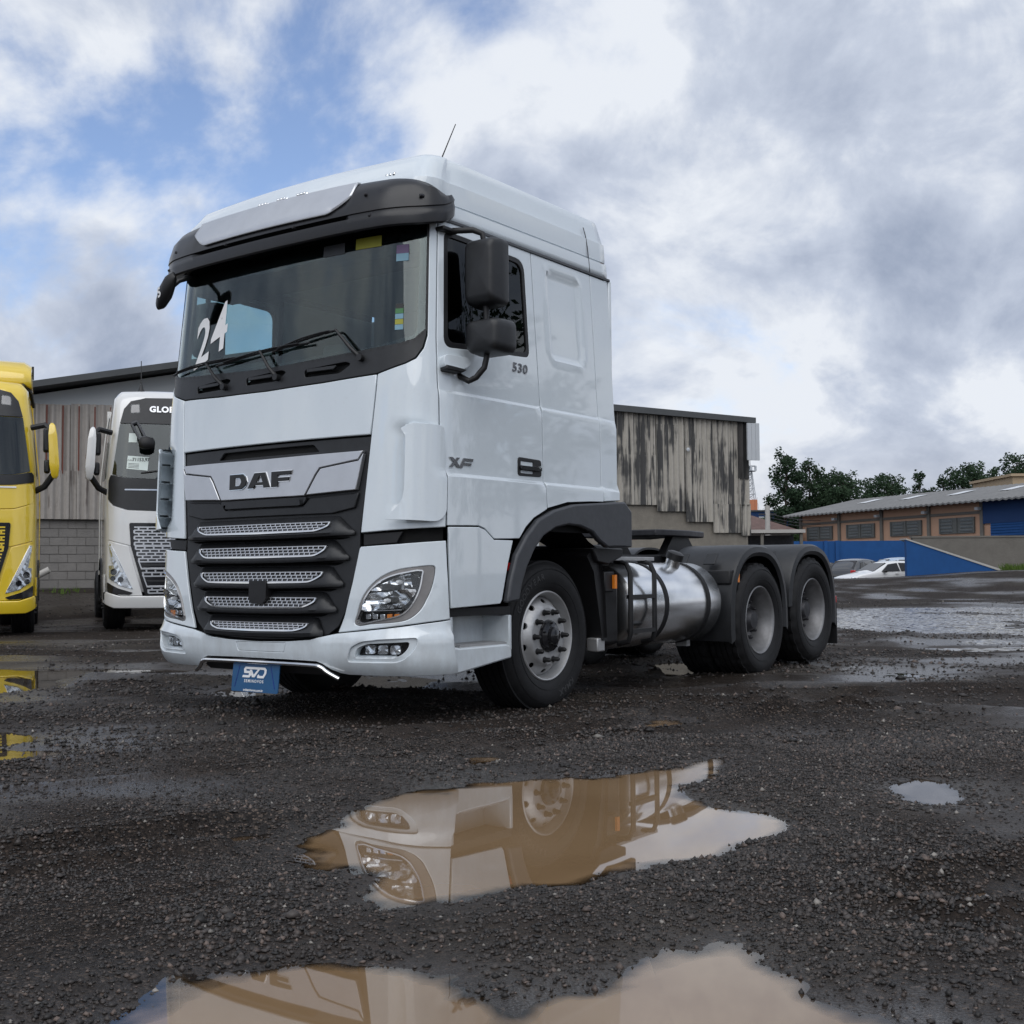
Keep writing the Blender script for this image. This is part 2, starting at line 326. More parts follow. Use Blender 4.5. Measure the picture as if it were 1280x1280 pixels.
    def build(s, name, mat, parent=None, us=False, bevel=0, smooth=40, recalc=True, merge=0, seg=2):
        o = link(name, s.mesh(name, us, recalc, smooth, merge), mat, parent)
        if bevel: add_bevel(o, bevel, seg)
        return o
def add_bevel(o, w, seg=2, ang=40):
    b = o.modifiers.new('bevel', 'BEVEL'); b.width = w; b.segments = seg; b.limit_method = 'ANGLE'; b.angle_limit = R(ang); b.harden_normals = False
def copy_tree(o, parent=None):
    c = o.copy(); COL.objects.link(c); c.parent = parent
    for ch in list(o.children): copy_tree(ch, c)
    return c
def smoothloop(pts, n=6, closed=True):
    P = [np.array(p, float) for p in pts]; out = []; m = len(P)
    for i in range(m if closed else m-1):
        p0, p1, p2, p3 = (P[(i-1) % m], P[i], P[(i+1) % m], P[(i+2) % m]) if closed else (P[max(i-1,0)], P[i], P[i+1], P[min(i+2, m-1)])
        d = np.linalg.norm(p2-p1); t1 = (p2-p0); t2 = (p3-p1)
        t1 = t1/max(np.linalg.norm(t1), 1e-6)*d; t2 = t2/max(np.linalg.norm(t2), 1e-6)*d
        for k in range(n):
            t = k/n; out.append(tuple((2*t**3-3*t*t+1)*p1+(t**3-2*t*t+t)*t1+(-2*t**3+3*t*t)*p2+(t**3-t*t)*t2))
    if not closed: out.append(tuple(P[-1]))
    return out
def rounded(pts, r, n=4):
    """polygon with rounded corners; r scalar or list"""
    out = []; m = len(pts)
    for i in range(m):
        p = np.array(pts[i], float); a = np.array(pts[i-1], float)-p; b = np.array(pts[(i+1) % m], float)-p
        rr = r[i] if isinstance(r, (list, tuple)) else r
        if rr <= 0: out.append(tuple(p)); continue
        la, lb = np.linalg.norm(a), np.linalg.norm(b); k = min(rr, la*.48, lb*.48); q0 = p+a/la*k; q1 = p+b/lb*k
        for j in range(n+1):
            t = j/n; out.append(tuple((1-t)**2*q0+2*t*(1-t)*p+t*t*q1))
    return out
def resample(loop, step):
    out = []; m = len(loop)
    for i in range(m):
        a = np.array(loop[i], float); b = np.array(loop[(i+1) % m], float); k = max(1, int(math.ceil(np.linalg.norm(b-a)/step)))
        for j in range(k): out.append(tuple(a+(b-a)*j/k))
    return out
def inpoly(P, loop):
    P = np.asarray(P, float); x, y = P[:,0], P[:,1]; c = np.zeros(len(P), bool); L = np.asarray(loop, float); n = len(L)
    for i in range(n):
        x1, y1 = L[i]; x2, y2 = L[(i+1) % n]
        if y1 == y2: continue
        k = ((y1 > y) != (y2 > y)) & (x < (x2-x1)*(y-y1)/(y2-y1)+x1); c ^= k
    return c
def polydist(P, loop):
    P = np.asarray(P, float); L = np.asarray(loop, float); d = np.full(len(P), 1e9)
    for i in range(len(L)):
        a = L[i]; b = L[(i+1) % len(L)]; e = b-a; l2 = max((e**2).sum(), 1e-12)
        t = np.clip(((P-a)@e)/l2, 0, 1); q = a+t[:,None]*e; d = np.minimum(d, np.hypot(*(P-q).T))
    return d
def cdt(loop, holes=(), step=.06, rows=(), bstep=None):
    bs = bstep or step; loops = [resample(loop, bs)]+[resample(h, bs) for h in holes]
    pts = []; edges = []
    for l in loops:
        b = len(pts); pts += l; edges += [(b+i, b+(i+1) % len(l)) for i in range(len(l))]
    A = np.array(loop); x0, y0 = A.min(0); x1, y1 = A.max(0)
    xs = np.linspace(x0, x1, max(2, int((x1-x0)/step)+1)); ys = list(np.linspace(y0, y1, max(2, int((y1-y0)/step)+1)))
    ys = [y for y in ys if all(abs(y-r) > step*.45 for r in rows)]+[r for r in rows if y0 < r < y1]
    g = np.array([(x, y) for y in ys for x in xs])
    k = inpoly(g, loop); dd = polydist(g, loops[0]); k &= dd > (min(bs, step)*.35)
    for h in loops[1:]: k &= ~inpoly(g, h); k &= polydist(g, h) > (min(bs, step)*.35)
    pts += [tuple(q) for q in g[k]]
    v, e, f, *_ = delaunay_2d_cdt([Vector(p) for p in pts], edges, [], 1, 1e-6)
    V = np.array([(q.x, q.y) for q in v]); F = [tuple(q) for q in f]
    if holes:
        C = np.array([V[list(q)].mean(0) for q in F]); keep = inpoly(C, loops[0])
        for h in loops[1:]: keep &= ~inpoly(C, h)
        F = [q for q, kk in zip(F, keep) if kk]
    return V, F
class Surf:
    """a vehicle cab's outer surface, addressed by arc length t round the plan from the middle of the nose and height w"""
    def __init__(s, plan, rake, inset, bumps=()):
        P = [(plan[1][0], -plan[1][1])]+list(plan)+[plan[-1]]; out = []
        for i in range(1, len(P)-2):
            p0, p1, p2, p3 = [np.array(q, float) for q in P[i-1:i+3]]; d0 = np.linalg.norm(p1-p0); d1 = np.linalg.norm(p2-p1); d2 = np.linalg.norm(p3-p2)
            m1 = ((p1-p0)/d0*d1+(p2-p1)/d1*d0)/(d0+d1); m2 = ((p2-p1)/d1*d2+(p3-p2)/d2*d1)/(d1+d2) if d2 > 1e-5 else (p2-p1)/d1
            for k in range(40):
                t = k/40; out.append((2*t**3-3*t*t+1)*p1+(t**3-2*t*t+t)*m1*d1+(-2*t**3+3*t*t)*p2+(t**3-t*t)*m2*d1)
        out.append(np.array(plan[-1], float)); s.C = np.array(out); s.L = np.concatenate([[0], np.cumsum(np.linalg.norm(np.diff(s.C, axis=0), axis=1))])
        s.rk = np.array(rake).T; s.ins = np.array(inset).T; s.W = plan[-1][1]; s.bumps = bumps
    def t_u(s, u): return float(np.interp(u, s.C[:,0], s.L))
    def at(s, t, w):
        t = np.asarray(t, float); w = np.asarray(w, float); a = np.abs(t); u = np.interp(a, s.L, s.C[:,0]); q = np.interp(a, s.L, s.C[:,1])
        fr = np.clip(1-(u-.1)/.9, 0, 1); u = u+np.interp(w, *s.rk)*fr; q = q*(1-np.interp(w, *s.ins)/s.W)
        for (wl, wd, amt) in s.bumps: q = q+np.clip((wl-w)/wd, 0, 1)*amt*np.clip((a-1.25)/.12, 0, 1)
        return np.stack([u, np.sign(t)*q, w], -1)
    def pt(s, t, w, off=0.0):
        t = np.asarray(t, float); w = np.asarray(w, float); e = 1e-3; p = s.at(t, w)
        a = s.at(t+e, w)-s.at(t-e, w); b = s.at(t, w+e)-s.at(t, w-e); n = np.cross(b, a); n /= np.linalg.norm(n, axis=-1, keepdims=True)+1e-12
        return p+n*np.asarray(off)[..., None] if np.ndim(off) else p+n*off
def panel(name, loop, mat, parent, S, off=0.0, th=.014, holes=(), step=.07, rows=(), bevel=.003, mir=False, offfn=None, bstep=None, smooth=35):
    V, F = cdt(loop, holes, step, rows, bstep)
    if mir: V = V*np.array([-1, 1]); F = [f[::-1] for f in F]
    o = np.full(len(V), float(off))
    if offfn is not None: o = o+offfn(np.abs(V[:,0]), V[:,1])
    A = S.pt(V[:,0], V[:,1], o); B = S.pt(V[:,0], V[:,1], o-th); n = len(V)
    cnt = {}
    for f in F:
        for i in range(3):
            a, b = f[i], f[(i+1) % 3]; cnt[(a, b)] = 1
    bd = [e for e in cnt if (e[1], e[0]) not in cnt]
    g = G(); g.add(list(A)+list(B), list(F)+[tuple(n+i for i in f[::-1]) for f in F]+[(b, a, n+a, n+b) for a, b in bd])
    return g.build(name, mat, parent, us=True, bevel=bevel, smooth=smooth)
def strip_on(S, path, width, off, h, closed=False, mir=False):
    """a raised ribbon following a (t,w) path on a cab surface"""
    P = np.array(path, float)
    if mir: P = P*np.array([-1, 1])
    g = G(); n = len(P); rows = []
    for i in range(n):
        d = (P[(i+1) % n]-P[i-1]) if closed else (P[min(i+1, n-1)]-P[max(i-1, 0)]); d /= np.linalg.norm(d)+1e-9; q = np.array([-d[1], d[0]])*width/2
        a, b = P[i]-q, P[i]+q
        rows.append([S.pt(a[0], a[1], off), S.pt(a[0], a[1], off+h), S.pt(b[0], b[1], off+h), S.pt(b[0], b[1], off)])
    if closed: rows.append(rows[0])
    g.grid(rows, close=True)
    if not closed: m = len(g.v); g.f += [(0,1,2,3), (m-4, m-1, m-2, m-3)]
    return g
def text_geo(txt, size=1.0, ext=.0, bold=0.0, sx=1.0, spacing=1.0, align='CENTER', shear=0.0):
    cu = bpy.data.curves.new('txt', 'FONT'); cu.body = txt; cu.size = size; cu.extrude = ext; cu.offset = bold; cu.align_x = align; cu.align_y = 'CENTER'; cu.space_character = spacing; cu.shear = shear; cu.resolution_u = 3
    o = bpy.data.objects.new('txt', cu); COL.objects.link(o); dg = bpy.context.evaluated_depsgraph_get(); me = o.evaluated_get(dg).to_mesh()
    V = np.array([tuple(v.co) for v in me.vertices]) if len(me.vertices) else np.zeros((0, 3)); F = [tuple(p.vertices) for p in me.polygons]
    o.evaluated_get(dg).to_mesh_clear(); bpy.data.objects.remove(o); bpy.data.curves.remove(cu)
    if len(V): V[:,0] *= sx
    return V, F
def text_on(S, txt, t, w, size, parent, mat, off=.004, ext=.003, name='lettering', mir=False, rot=0, **k):
    V, F = text_geo(txt, size, ext, **k); c, s_ = math.cos(rot), math.sin(rot); x = V[:,0]*c-V[:,1]*s_; y = V[:,0]*s_+V[:,1]*c
    g = G(); g.add(S.pt(t+x, w+y, off+V[:,2]), F); return g.build(name, mat, parent, us=True, smooth=0)

# ================================================================== THE SETTING
# ------------------------------------------------------------------ ground with puddle hollows
def vnoise(x, y, seed=0):
    xi = np.floor(x).astype(np.int64); yi = np.floor(y).astype(np.int64); fx = x-xi; fy = y-yi; fx = fx*fx*(3-2*fx); fy = fy*fy*(3-2*fy)
    def h(a, b):
        k = (a*374761393+b*668265263+seed*1442695041) & 0xffffffff; k = ((k ^ (k >> 13))*1274126177) & 0xffffffff; return ((k ^ (k >> 16)) & 0xffff)/65535.0
    return (h(xi, yi)*(1-fx)+h(xi+1, yi)*fx)*(1-fy)+(h(xi, yi+1)*(1-fx)+h(xi+1, yi+1)*fx)*fy
def fbm(x, y, oct=4, seed=0, gain=.5):
    s = 0; a = 1; tot = 0
    for i in range(oct): s = s+a*vnoise(x*2**i+17.3*i, y*2**i-9.1*i, seed+i); tot += a; a *= gain
    return s/tot
PUDDLES = {   # outlines on the ground (m), nearest first: outline, depth, murky?
 'bottom_left': ([(-0.93,2.56),(-0.83,2.75),(-0.68,2.87),(-0.58,2.90),(-0.37,2.93),(-0.24,2.90),(-0.15,2.76),(-0.08,2.59),(-0.01,2.44),(-0.01,2.0),(-0.95,2.0)], .035, 1),
 'bottom_right': ([(0.08,2.56),(0.19,2.75),(0.27,2.87),(0.36,2.97),(0.50,3.10),(0.59,3.15),(0.62,3.00),(0.63,2.85),(0.66,2.74),(0.75,2.62),(0.83,2.51),(0.76,2.05),(0.05,2.05)], .035, 1),
 'middle': ([(-0.74,4.18),(-0.71,4.46),(-0.68,4.84),(-0.58,5.07),(-0.36,5.33),(-0.16,5.56),(0.21,5.63),(0.60,5.80),(0.81,5.91),(1.08,6.21),(0.92,5.60),(0.70,5.25),(0.78,4.95),(0.98,4.60),(0.90,4.40),(0.73,4.22),(0.65,3.99),(0.40,3.83),(0.19,3.74),(-0.01,3.69),(-0.19,3.53),(-0.37,3.48),(-0.46,3.65),(-0.52,3.86),(-0.64,3.99)], .05, 1),
 'small_right': ([(1.63,5.32),(1.75,5.44),(1.89,5.48),(1.90,5.25),(1.88,4.98),(1.70,4.85),(1.60,4.99)], .02, 0),
 'upper': ([(-0.33,6.14),(-0.18,6.29),(0.03,6.23),(-0.01,6.02),(-0.24,5.93)], .012, 1),
 'left_mid': ([(-1.05,6.02),(-1.00,6.28),(-0.87,6.38),(-0.88,6.11)], .012, 1),
 'left_low': ([(-2.95,6.53),(-2.52,6.49),(-2.47,6.32),(-2.83,6.25)], .015, 0),
 'left_second': ([(-3.3,7.26),(-2.93,7.24),(-2.75,6.96),(-3.1,6.78)], .015, 0),
 'left_far': ([(-5.6,12.20),(-4.76,12.35),(-4.46,12.42),(-3.19,12.00),(-3.48,11.38),(-4.17,11.62),(-3.92,10.09),(-4.5,9.71)], .012, 0),
 'by_plate': ([(-2.44,9.71),(-2.29,10.10),(-1.95,9.94),(-1.81,9.42),(-2.11,9.32)], .015, 0),
 'under_bumper': ([(-1.77,10.81),(-1.43,11.29),(-0.58,10.72),(-0.68,10.12),(-1.37,9.76)], .004, 0),
 'by_wheel': ([(0.80,7.41),(0.96,7.72),(1.06,7.55),(0.93,7.25)], .015, 1),
 'by_axle': ([(2.91,11.46),(3.09,11.84),(3.14,11.44),(2.93,11.10)], .015, 0),
 'right_track': ([(3.36,11.06),(3.63,11.22),(3.63,10.78),(3.28,10.57)], .004, 0),
 'right_small': ([(1.41,6.62),(1.59,6.74),(1.64,6.55),(1.46,6.44)], .004, 0),
 'under_tank': ([(1.35,11.89),(1.74,12.60),(1.78,11.76),(1.36,10.89)], .012, 0),
 'far_right': ([(6.6,25.0),(8.4,29.5),(12.0,30.0),(14.5,26.0),(10.5,15.5),(6.6,14.3),(5.3,13.7),(4.9,14.6),(5.4,16.0),(5.9,17.5),(5.3,19.5),(5.8,22)], .022, 0),
}
def base_height(x, y):
    s = lambda a, b, v: (lambda q: q*q*(3-2*q))(np.clip((v-a)/(b-a), 0, 1))
    k = s(.5, 4.5, x)
    left = .62*s(22.5, 28.5, y); right = (.60+.28*s(13, 20, x))*s(36, 46, y)*(1-s(47.5, 50.5, y)*.95)*(1-s(20, 24, x)*.0)
    return left*(1-k)+right*k
def wetness(x, y, z, sd):
    near = np.clip(1-np.maximum(sd, 0)/.45, 0, 1)
    w = .55*near+1.0*np.clip((fbm(x*.5, y*.9, 5, 31)-.47)*5, 0, 1)
    return np.clip(w, 0, 1)
def ground_z(x, y):
    sd = np.full(x.shape, 1e3); dep = np.zeros(x.shape)
    P = np.stack([x.ravel(), y.ravel()], -1)
    for (lp, d, _) in PUDDLES.values():
        L = np.array(smoothloop(lp, 3)); lo, hi = L.min(0)-1.2, L.max(0)+1.2
        k = np.where(((P > lo) & (P < hi)).all(1))[0]
        if len(k) == 0: continue
        q = polydist(P[k], L)*np.where(inpoly(P[k], L), -1, 1); f = sd.ravel(); dd = dep.ravel()
        better = q < f[k]; f[k[better]] = q[better]; dd[k[better]] = d
    scale = np.clip(y/5, 1, 4)
    edge = sd+(fbm(x*2.3/scale, y*2.3/scale, 4, 3)-.5)*.34*scale**.5+(fbm(x*11, y*11, 3, 71)-.5)*.10*np.clip(scale, 1, 2)
    z = np.where(edge < 0, np.maximum(edge*.22, -1)*1.0, np.minimum(edge*.10, .022)); z = np.maximum(z, -np.maximum(dep, .004))
    z = z+.045*np.clip((fbm(x*1.0, y*.42, 4, 91)-.57)*7, 0, 1)*((x > 4.3) & (y > 14.5) & (y < 32))
    z = z+.014*np.clip(edge/.5, 0, 1)+(fbm(x*5, y*5, 4, 11)-.5)*.018+(fbm(x*22, y*22, 3, 5)-.5)*.010+(fbm(x*.5, y*.5, 3, 8)-.5)*.03*np.clip(edge/1.0, 0, 1)
    # wheel ruts crossing the yard
    for (ax, ay, bx, by, wd) in ((-3.2, 5.0, 2.5, 8.6, .16), (-3.4, 4.55, 2.2, 7.9, .10), (-2.6, 3.2, -.9, 4.4, .12), (1.2, 3.4, 3.6, 5.0, .12), (0.4, 8.6, 6.0, 6.4, .16), (2.0, 9.2, 7.5, 9.0, .16), (-9, 12.5, 0, 9.3, .2), (-9, 15, 0, 12.2, .22)):
        dx, dy = bx-ax, by-ay; l2 = dx*dx+dy*dy; tt = np.clip(((x-ax)*dx+(y-ay)*dy)/l2, 0, 1); ds = np.hypot(x-ax-tt*dx, y-ay-tt*dy)
        z = z+np.where(edge > .15, (-.036*np.exp(-(ds/wd)**2)+.036*np.exp(-((ds-wd*1.7)/(wd*.5))**2))*(.6+.8*fbm(x*1.5, y*1.5, 3, 77)), 0)
    # keep the tyres' footprints and the rest dry of stray water
    return z+base_height(x, y), sd
def build_ground():
    ys = [1.0]
    while ys[-1] < 130: ys.append(ys[-1]+max(.014, ys[-1]*.0085))
    while ys[-1] < 1500: ys.append(ys[-1]*1.12)
    yb = [1.0]
    while yb[-1] > -60: yb.append(yb[-1]-max(.1, (1.2-yb[-1])*.25))
    ys = np.array(yb[:0:-1]+ys)
    xs = [0.0]
    while xs[-1] < 1400: xs.append(xs[-1]+(.022 if xs[-1] < 1.7 else min(.022*1.022**(len(xs)-77), 120)))
    xs = np.array([-q for q in xs[:0:-1]]+xs)
    X, Y = np.meshgrid(xs, ys); Z, sd = ground_z(X, Y); ny, nx = X.shape
    far = np.clip((Y-150)/600, 0, 1); Z = Z*(1-far)
    me = bpy.data.meshes.new('ground'); V = np.stack([X, Y, Z], -1).reshape(-1, 3)
    i = np.arange((ny-1)*(nx-1)); r, c = i//(nx-1), i % (nx-1); a = r*nx+c; F = np.stack([a, a+1, a+nx+1, a+nx], -1)
    me.vertices.add(len(V)); me.vertices.foreach_set('co', V.ravel()); me.loops.add(F.size); me.loops.foreach_set('vertex_index', F.ravel().astype(np.int32))
    me.polygons.add(len(F)); me.polygons.foreach_set('loop_start', np.arange(0, F.size, 4, dtype=np.int32)); me.polygons.foreach_set('loop_total', np.full(len(F), 4, np.int32)); me.update(calc_edges=True); me.shade_smooth()
    w = wetness(X, Y, Z-base_height(X, Y), sd).ravel(); at = me.color_attributes.new('wet', 'FLOAT_COLOR', 'POINT'); at.data.foreach_set('color', np.stack([w, w, w, np.ones_like(w)], -1).ravel())
    p = np.clip((fbm(X*.45, Y*.45, 4, 44)-.40)*4, 0, 1)*np.exp(-(((X-4.6)/2.2)**2+((Y-9.6)/2.4)**2))*.5+.25*np.clip((fbm(X*.8, Y*.8, 4, 45)-.55)*4, 0, 1); p = np.clip(p, 0, 1).ravel()
    at = me.color_attributes.new('pale', 'FLOAT_COLOR', 'POINT'); at.data.foreach_set('color', np.stack([p, p, p, np.ones_like(p)], -1).ravel())
    o = link('ground', me, 'gravel_ground'); tag(o, 'dark wet gravel yard with ruts and puddle hollows', 'ground', kind='structure')
build_ground()
def ripple_sheet():
    xs = np.arange(4.3, 13.6, .034); ys = np.arange(12.8, 30.5, .034); X, Y = np.meshgrid(xs, ys)
    Z = .004+.0135*(fbm(X*8+Y*2, Y*11, 2, 61)-.5)*2*(.4+1.0*fbm(X*.5, Y*.5, 2, 62)); ny, nx = X.shape; V = np.stack([X, Y, Z], -1).reshape(-1, 3); i = np.arange((ny-1)*(nx-1)); r, c = i//(nx-1), i % (nx-1); a = r*nx+c
    F = np.stack([a, a+1, a+nx+1, a+nx], -1); me = bpy.data.meshes.new('puddle'); me.vertices.add(len(V)); me.vertices.foreach_set('co', V.ravel()); me.loops.add(F.size); me.loops.foreach_set('vertex_index', F.ravel().astype(np.int32)); me.polygons.add(len(F))
    me.polygons.foreach_set('loop_start', np.arange(0, F.size, 4, dtype=np.int32)); me.polygons.foreach_set('loop_total', np.full(len(F), 4, np.int32)); me.update(calc_edges=True); me.shade_smooth(); tag(link('puddle', me, 'rippled_water'), kind='structure')
ripple_sheet()
for nm, (lp, d, murky) in PUDDLES.items():
    if nm == 'far_right': continue
    L = np.array(smoothloop(lp, 2)); lo, hi = L.min(0)-.30, L.max(0)+.30; st = .026 if lo[1] < 8 else .05
    X, Y = np.meshgrid(np.arange(lo[0], hi[0], st), np.arange(lo[1], hi[1], st)); Z, sdd = ground_z(X, Y); wz = -.0012*(list(PUDDLES).index(nm) % 5); dp = wz-Z; ny, nx = X.shape
    i = np.arange((ny-1)*(nx-1)); r, c = i//(nx-1), i % (nx-1); a = r*nx+c; F = np.stack([a, a+1, a+nx+1, a+nx], -1); F = F[(dp.ravel()[F] > -.012).any(1)]
    used = np.unique(F); remap = np.full(nx*ny, -1); remap[used] = np.arange(len(used)); F = remap[F]; V = np.stack([X.ravel()[used], Y.ravel()[used], np.full(len(used), wz)], -1); D = np.clip(dp.ravel()[used]/.026, 0, 1)
    me = bpy.data.meshes.new('puddle'); me.vertices.add(len(V)); me.vertices.foreach_set('co', V.ravel()); me.loops.add(F.size); me.loops.foreach_set('vertex_index', F.ravel().astype(np.int32)); me.polygons.add(len(F))
    me.polygons.foreach_set('loop_start', np.arange(0, F.size, 4, dtype=np.int32)); me.polygons.foreach_set('loop_total', np.full(len(F), 4, np.int32)); me.update(calc_edges=True)
    at = me.color_attributes.new('depth', 'FLOAT_COLOR', 'POINT'); at.data.foreach_set('color', np.stack([D, D, D, np.ones_like(D)], -1).ravel()); tag(link('puddle', me, 'muddy_water' if murky else 'clear_water'), kind='structure')
# loose stones
def build_stones():
    n = 420000; near = RNG.random(n) < .62; y = np.where(near, np.sqrt(2.2**2+(6.8**2-2.2**2)*RNG.random(n)), 5.5*np.exp(RNG.random(n)**1.3*math.log(48/5.5))); x = (RNG.random(n)-.5)*1.25*(y+.3)
    z, sd = ground_z(x, y)
    cl = .6*fbm(x*.9, y*.9, 4, 21)+.4*fbm(x*.33, y*.6, 3, 27); keep = (z > .002+RNG.random(n)*.006-.016*(RNG.random(n) < .30)) & (RNG.random(n) < np.clip((cl-.40)*7.0, .14, 1))
    keep &= RNG.random(n) > .88*np.clip((fbm(x*.5, y*.9, 5, 31)-.47)*5, 0, 1)
    x, y, z = x[keep], y[keep], z[keep]; x, y, z = x[:215000], y[:215000], z[:215000]; n = len(x)
    sz = (.0030+.0075*RNG.random(n)**2.4)*np.clip(y/5.0, 1, 2.4)*np.clip(.75+1.2*(fbm(x*1.7, y*1.7, 3, 23)-.35), .6, 1.3)*np.where(RNG.random(n) < .006, 1.9, 1.0)*(1+.5*(RNG.random(n) < .02))
    base = np.array([(1,0,0),(0,1,0),(-1,0,0),(0,-1,0),(.1,.1,.75),(0,0,-.6)], float)
    tri = [(0,1,4),(1,2,4),(2,3,4),(3,0,4),(1,0,5),(2,1,5),(3,2,5),(0,3,5)]
    V = base[None]*(1+(RNG.random((n, 6, 3))-.5)*.8)+(RNG.random((n, 6, 3))-.5)*.35; V = V*sz[:,None,None]*(.65+.7*RNG.random((n, 1, 3)))
    a = RNG.random(n)*6.283; ca, sa = np.cos(a)[:,None], np.sin(a)[:,None]; W = V.copy(); W[...,0] = V[...,0]*ca-V[...,1]*sa; W[...,1] = V[...,0]*sa+V[...,1]*ca
    W += np.stack([x, y, z+sz*.15], -1)[:, None, :]; W = W.reshape(-1, 3)
    F = (np.array(tri)[None]+6*np.arange(n)[:, None, None]).reshape(-1, 3); me = bpy.data.meshes.new('loose_gravel')
    me.vertices.add(len(W)); me.vertices.foreach_set('co', W.ravel()); me.loops.add(F.size); me.loops.foreach_set('vertex_index', F.ravel().astype(np.int32)); me.polygons.add(len(F))
    me.polygons.foreach_set('loop_start', np.arange(0, F.size, 3, dtype=np.int32)); me.polygons.foreach_set('loop_total', np.full(len(F), 3, np.int32)); me.update(calc_edges=True)
    r = RNG.random(n); k = .006+.054*RNG.random(n)**1.8; col = np.stack([k*1.16, k*.95, k*.84], -1)
    br = r > .84; q = .045+.10*RNG.random(n)**1.5; col[br] = np.stack([q*1.2, q*.88, q*.72], -1)[br]; pl = r > .985; q = .14+.18*RNG.random(n); col[pl] = np.stack([q, q*.92, q*.82], -1)[pl]
    col = np.repeat(np.concatenate([col, np.ones((n, 1))], 1), 6, 0); at = me.color_attributes.new('tone', 'FLOAT_COLOR', 'POINT'); at.data.foreach_set('color', col.ravel())
    tag(link('loose_gravel', me, 'stone'), 'loose dark and brown gravel stones scattered over the yard', 'gravel', kind='stuff')
build_stones()

# ------------------------------------------------------------------ sheds behind the trucks
def frame_empty(name, loc, d):            # local x along the wall, local y into the building, z up
    return empty(name, (loc[0], loc[1], 0), math.atan2(d[1], d[0]))
def corrugated(w, h, pitch=.177, amp=.034, th=.007, name='sheet'):
    n = max(6, int(round(w/pitch*8))); g = G(); rows = []
    for z in (0, h):
        rows.append([(w*i/n, -amp*math.cos(2*math.pi*w*i/n/pitch), z) for i in range(n+1)]+[(w*i/n, -amp*math.cos(2*math.pi*w*i/n/pitch)+th, z) for i in range(n, -1, -1)])
    g.grid(rows, close=True); m = 2*(n+1)
    for b in (0, m): g.f += [(b+i, b+i+1, b+m-2-i, b+m-1-i) for i in range(n)]
    return g.mesh(name, smooth=50)
WD = (math.cos(R(21)), math.sin(R(21)))
sheetcache = {}
def put_sheet(parent, x, z0, z1, mat, y=0.0, w=1.06, tilt=0.0):
    key = (round(w, 2), round(z1-z0, 2), mat)
    if key not in sheetcache: sheetcache[key] = corrugated(w, z1-z0); sheetcache[key].materials.append(M[mat])
    o = bpy.data.objects.new('corrugated_sheet', sheetcache[key]); COL.objects.link(o); o.parent = parent; o.location = (x, y, z0); o.rotation_euler = (0, tilt, 0); return o
shed = frame_empty('gabled_shed', (-10.37, 28.0), WD)
tag(shed, 'grey gabled shed with corrugated sheets over a concrete block base, behind the parked trucks', 'shed')
g = G(); prof = [(-9.5, .3), (-9.5, 3.6), (-.73, 5.22), (6.0, 6.60), (12, 5.4), (12, .3)]
g.prism(prof, lambda x, z: (x, .30, z), lambda x, z: (x, 14.0, z)); g.build('wall', 'gable_grey', shed, smooth=0)
g = G()
for (a, b) in (((-10.2, 3.44), (6.0, 6.63)), ((12.6, 5.22), (6.0, 6.63))): 
    g.add([(a[0], -.35, a[1]), (b[0], -.35, b[1]), (b[0], 14.3, b[1]), (a[0], 14.3, a[1]), (a[0], -.35, a[1]+.15), (b[0], -.35, b[1]+.15), (b[0], 14.3, b[1]+.15), (a[0], 14.3, a[1]+.15)], [(0,1,2,3),(4,5,6,7),(0,1,5,4),(1,2,6,5),(2,3,7,6),(3,0,4,7)])
g.build('roof', 'fascia', shed, smooth=0)
for i, x in enumerate(np.arange(-2.75, 5.2, .93)):
    put_sheet(shed, x, 3.32, 4.98+(.03 if i % 2 else 0), 'grey_sheet', .12-.012*(i % 2)); put_sheet(shed, x, 2.28+(.05 if i % 3 == 1 else 0), 3.42, 'grey_sheet', .07-.012*(i % 2))
g = G()
for x in np.arange(-2.7, 5.2, .354): g.box((x+.085, .085, 4.15), (.03, .05, 1.6))
tag(g.build('rust_seam', 'rust_seam', shed, smooth=0), kind='stuff')
g = G(); g.box((.5, .27, 1.25), (19, .14, 2.3)); g.build('mortar_bed', 'mortar', shed, smooth=0)
bm_ = G(); bm_.box((0, 0, 0), (.385, .15, .185)); blk = bm_.mesh('block', smooth=0); blk.materials.append(M['block'])
nb = 0
for r in range(9):
    for c in range(22):
        x = -3.0+.40*c+(.2 if r % 2 else 0)
        o = bpy.data.objects.new('block', blk); COL.objects.link(o); o.parent = shed; o.location = (x, .262+random.uniform(-.006, .006), .56+.2*r); o.rotation_euler = (0, random.uniform(-.004, .004), random.uniform(-.01, .01)); o.scale = (1, 1, random.uniform(.98, 1.0))

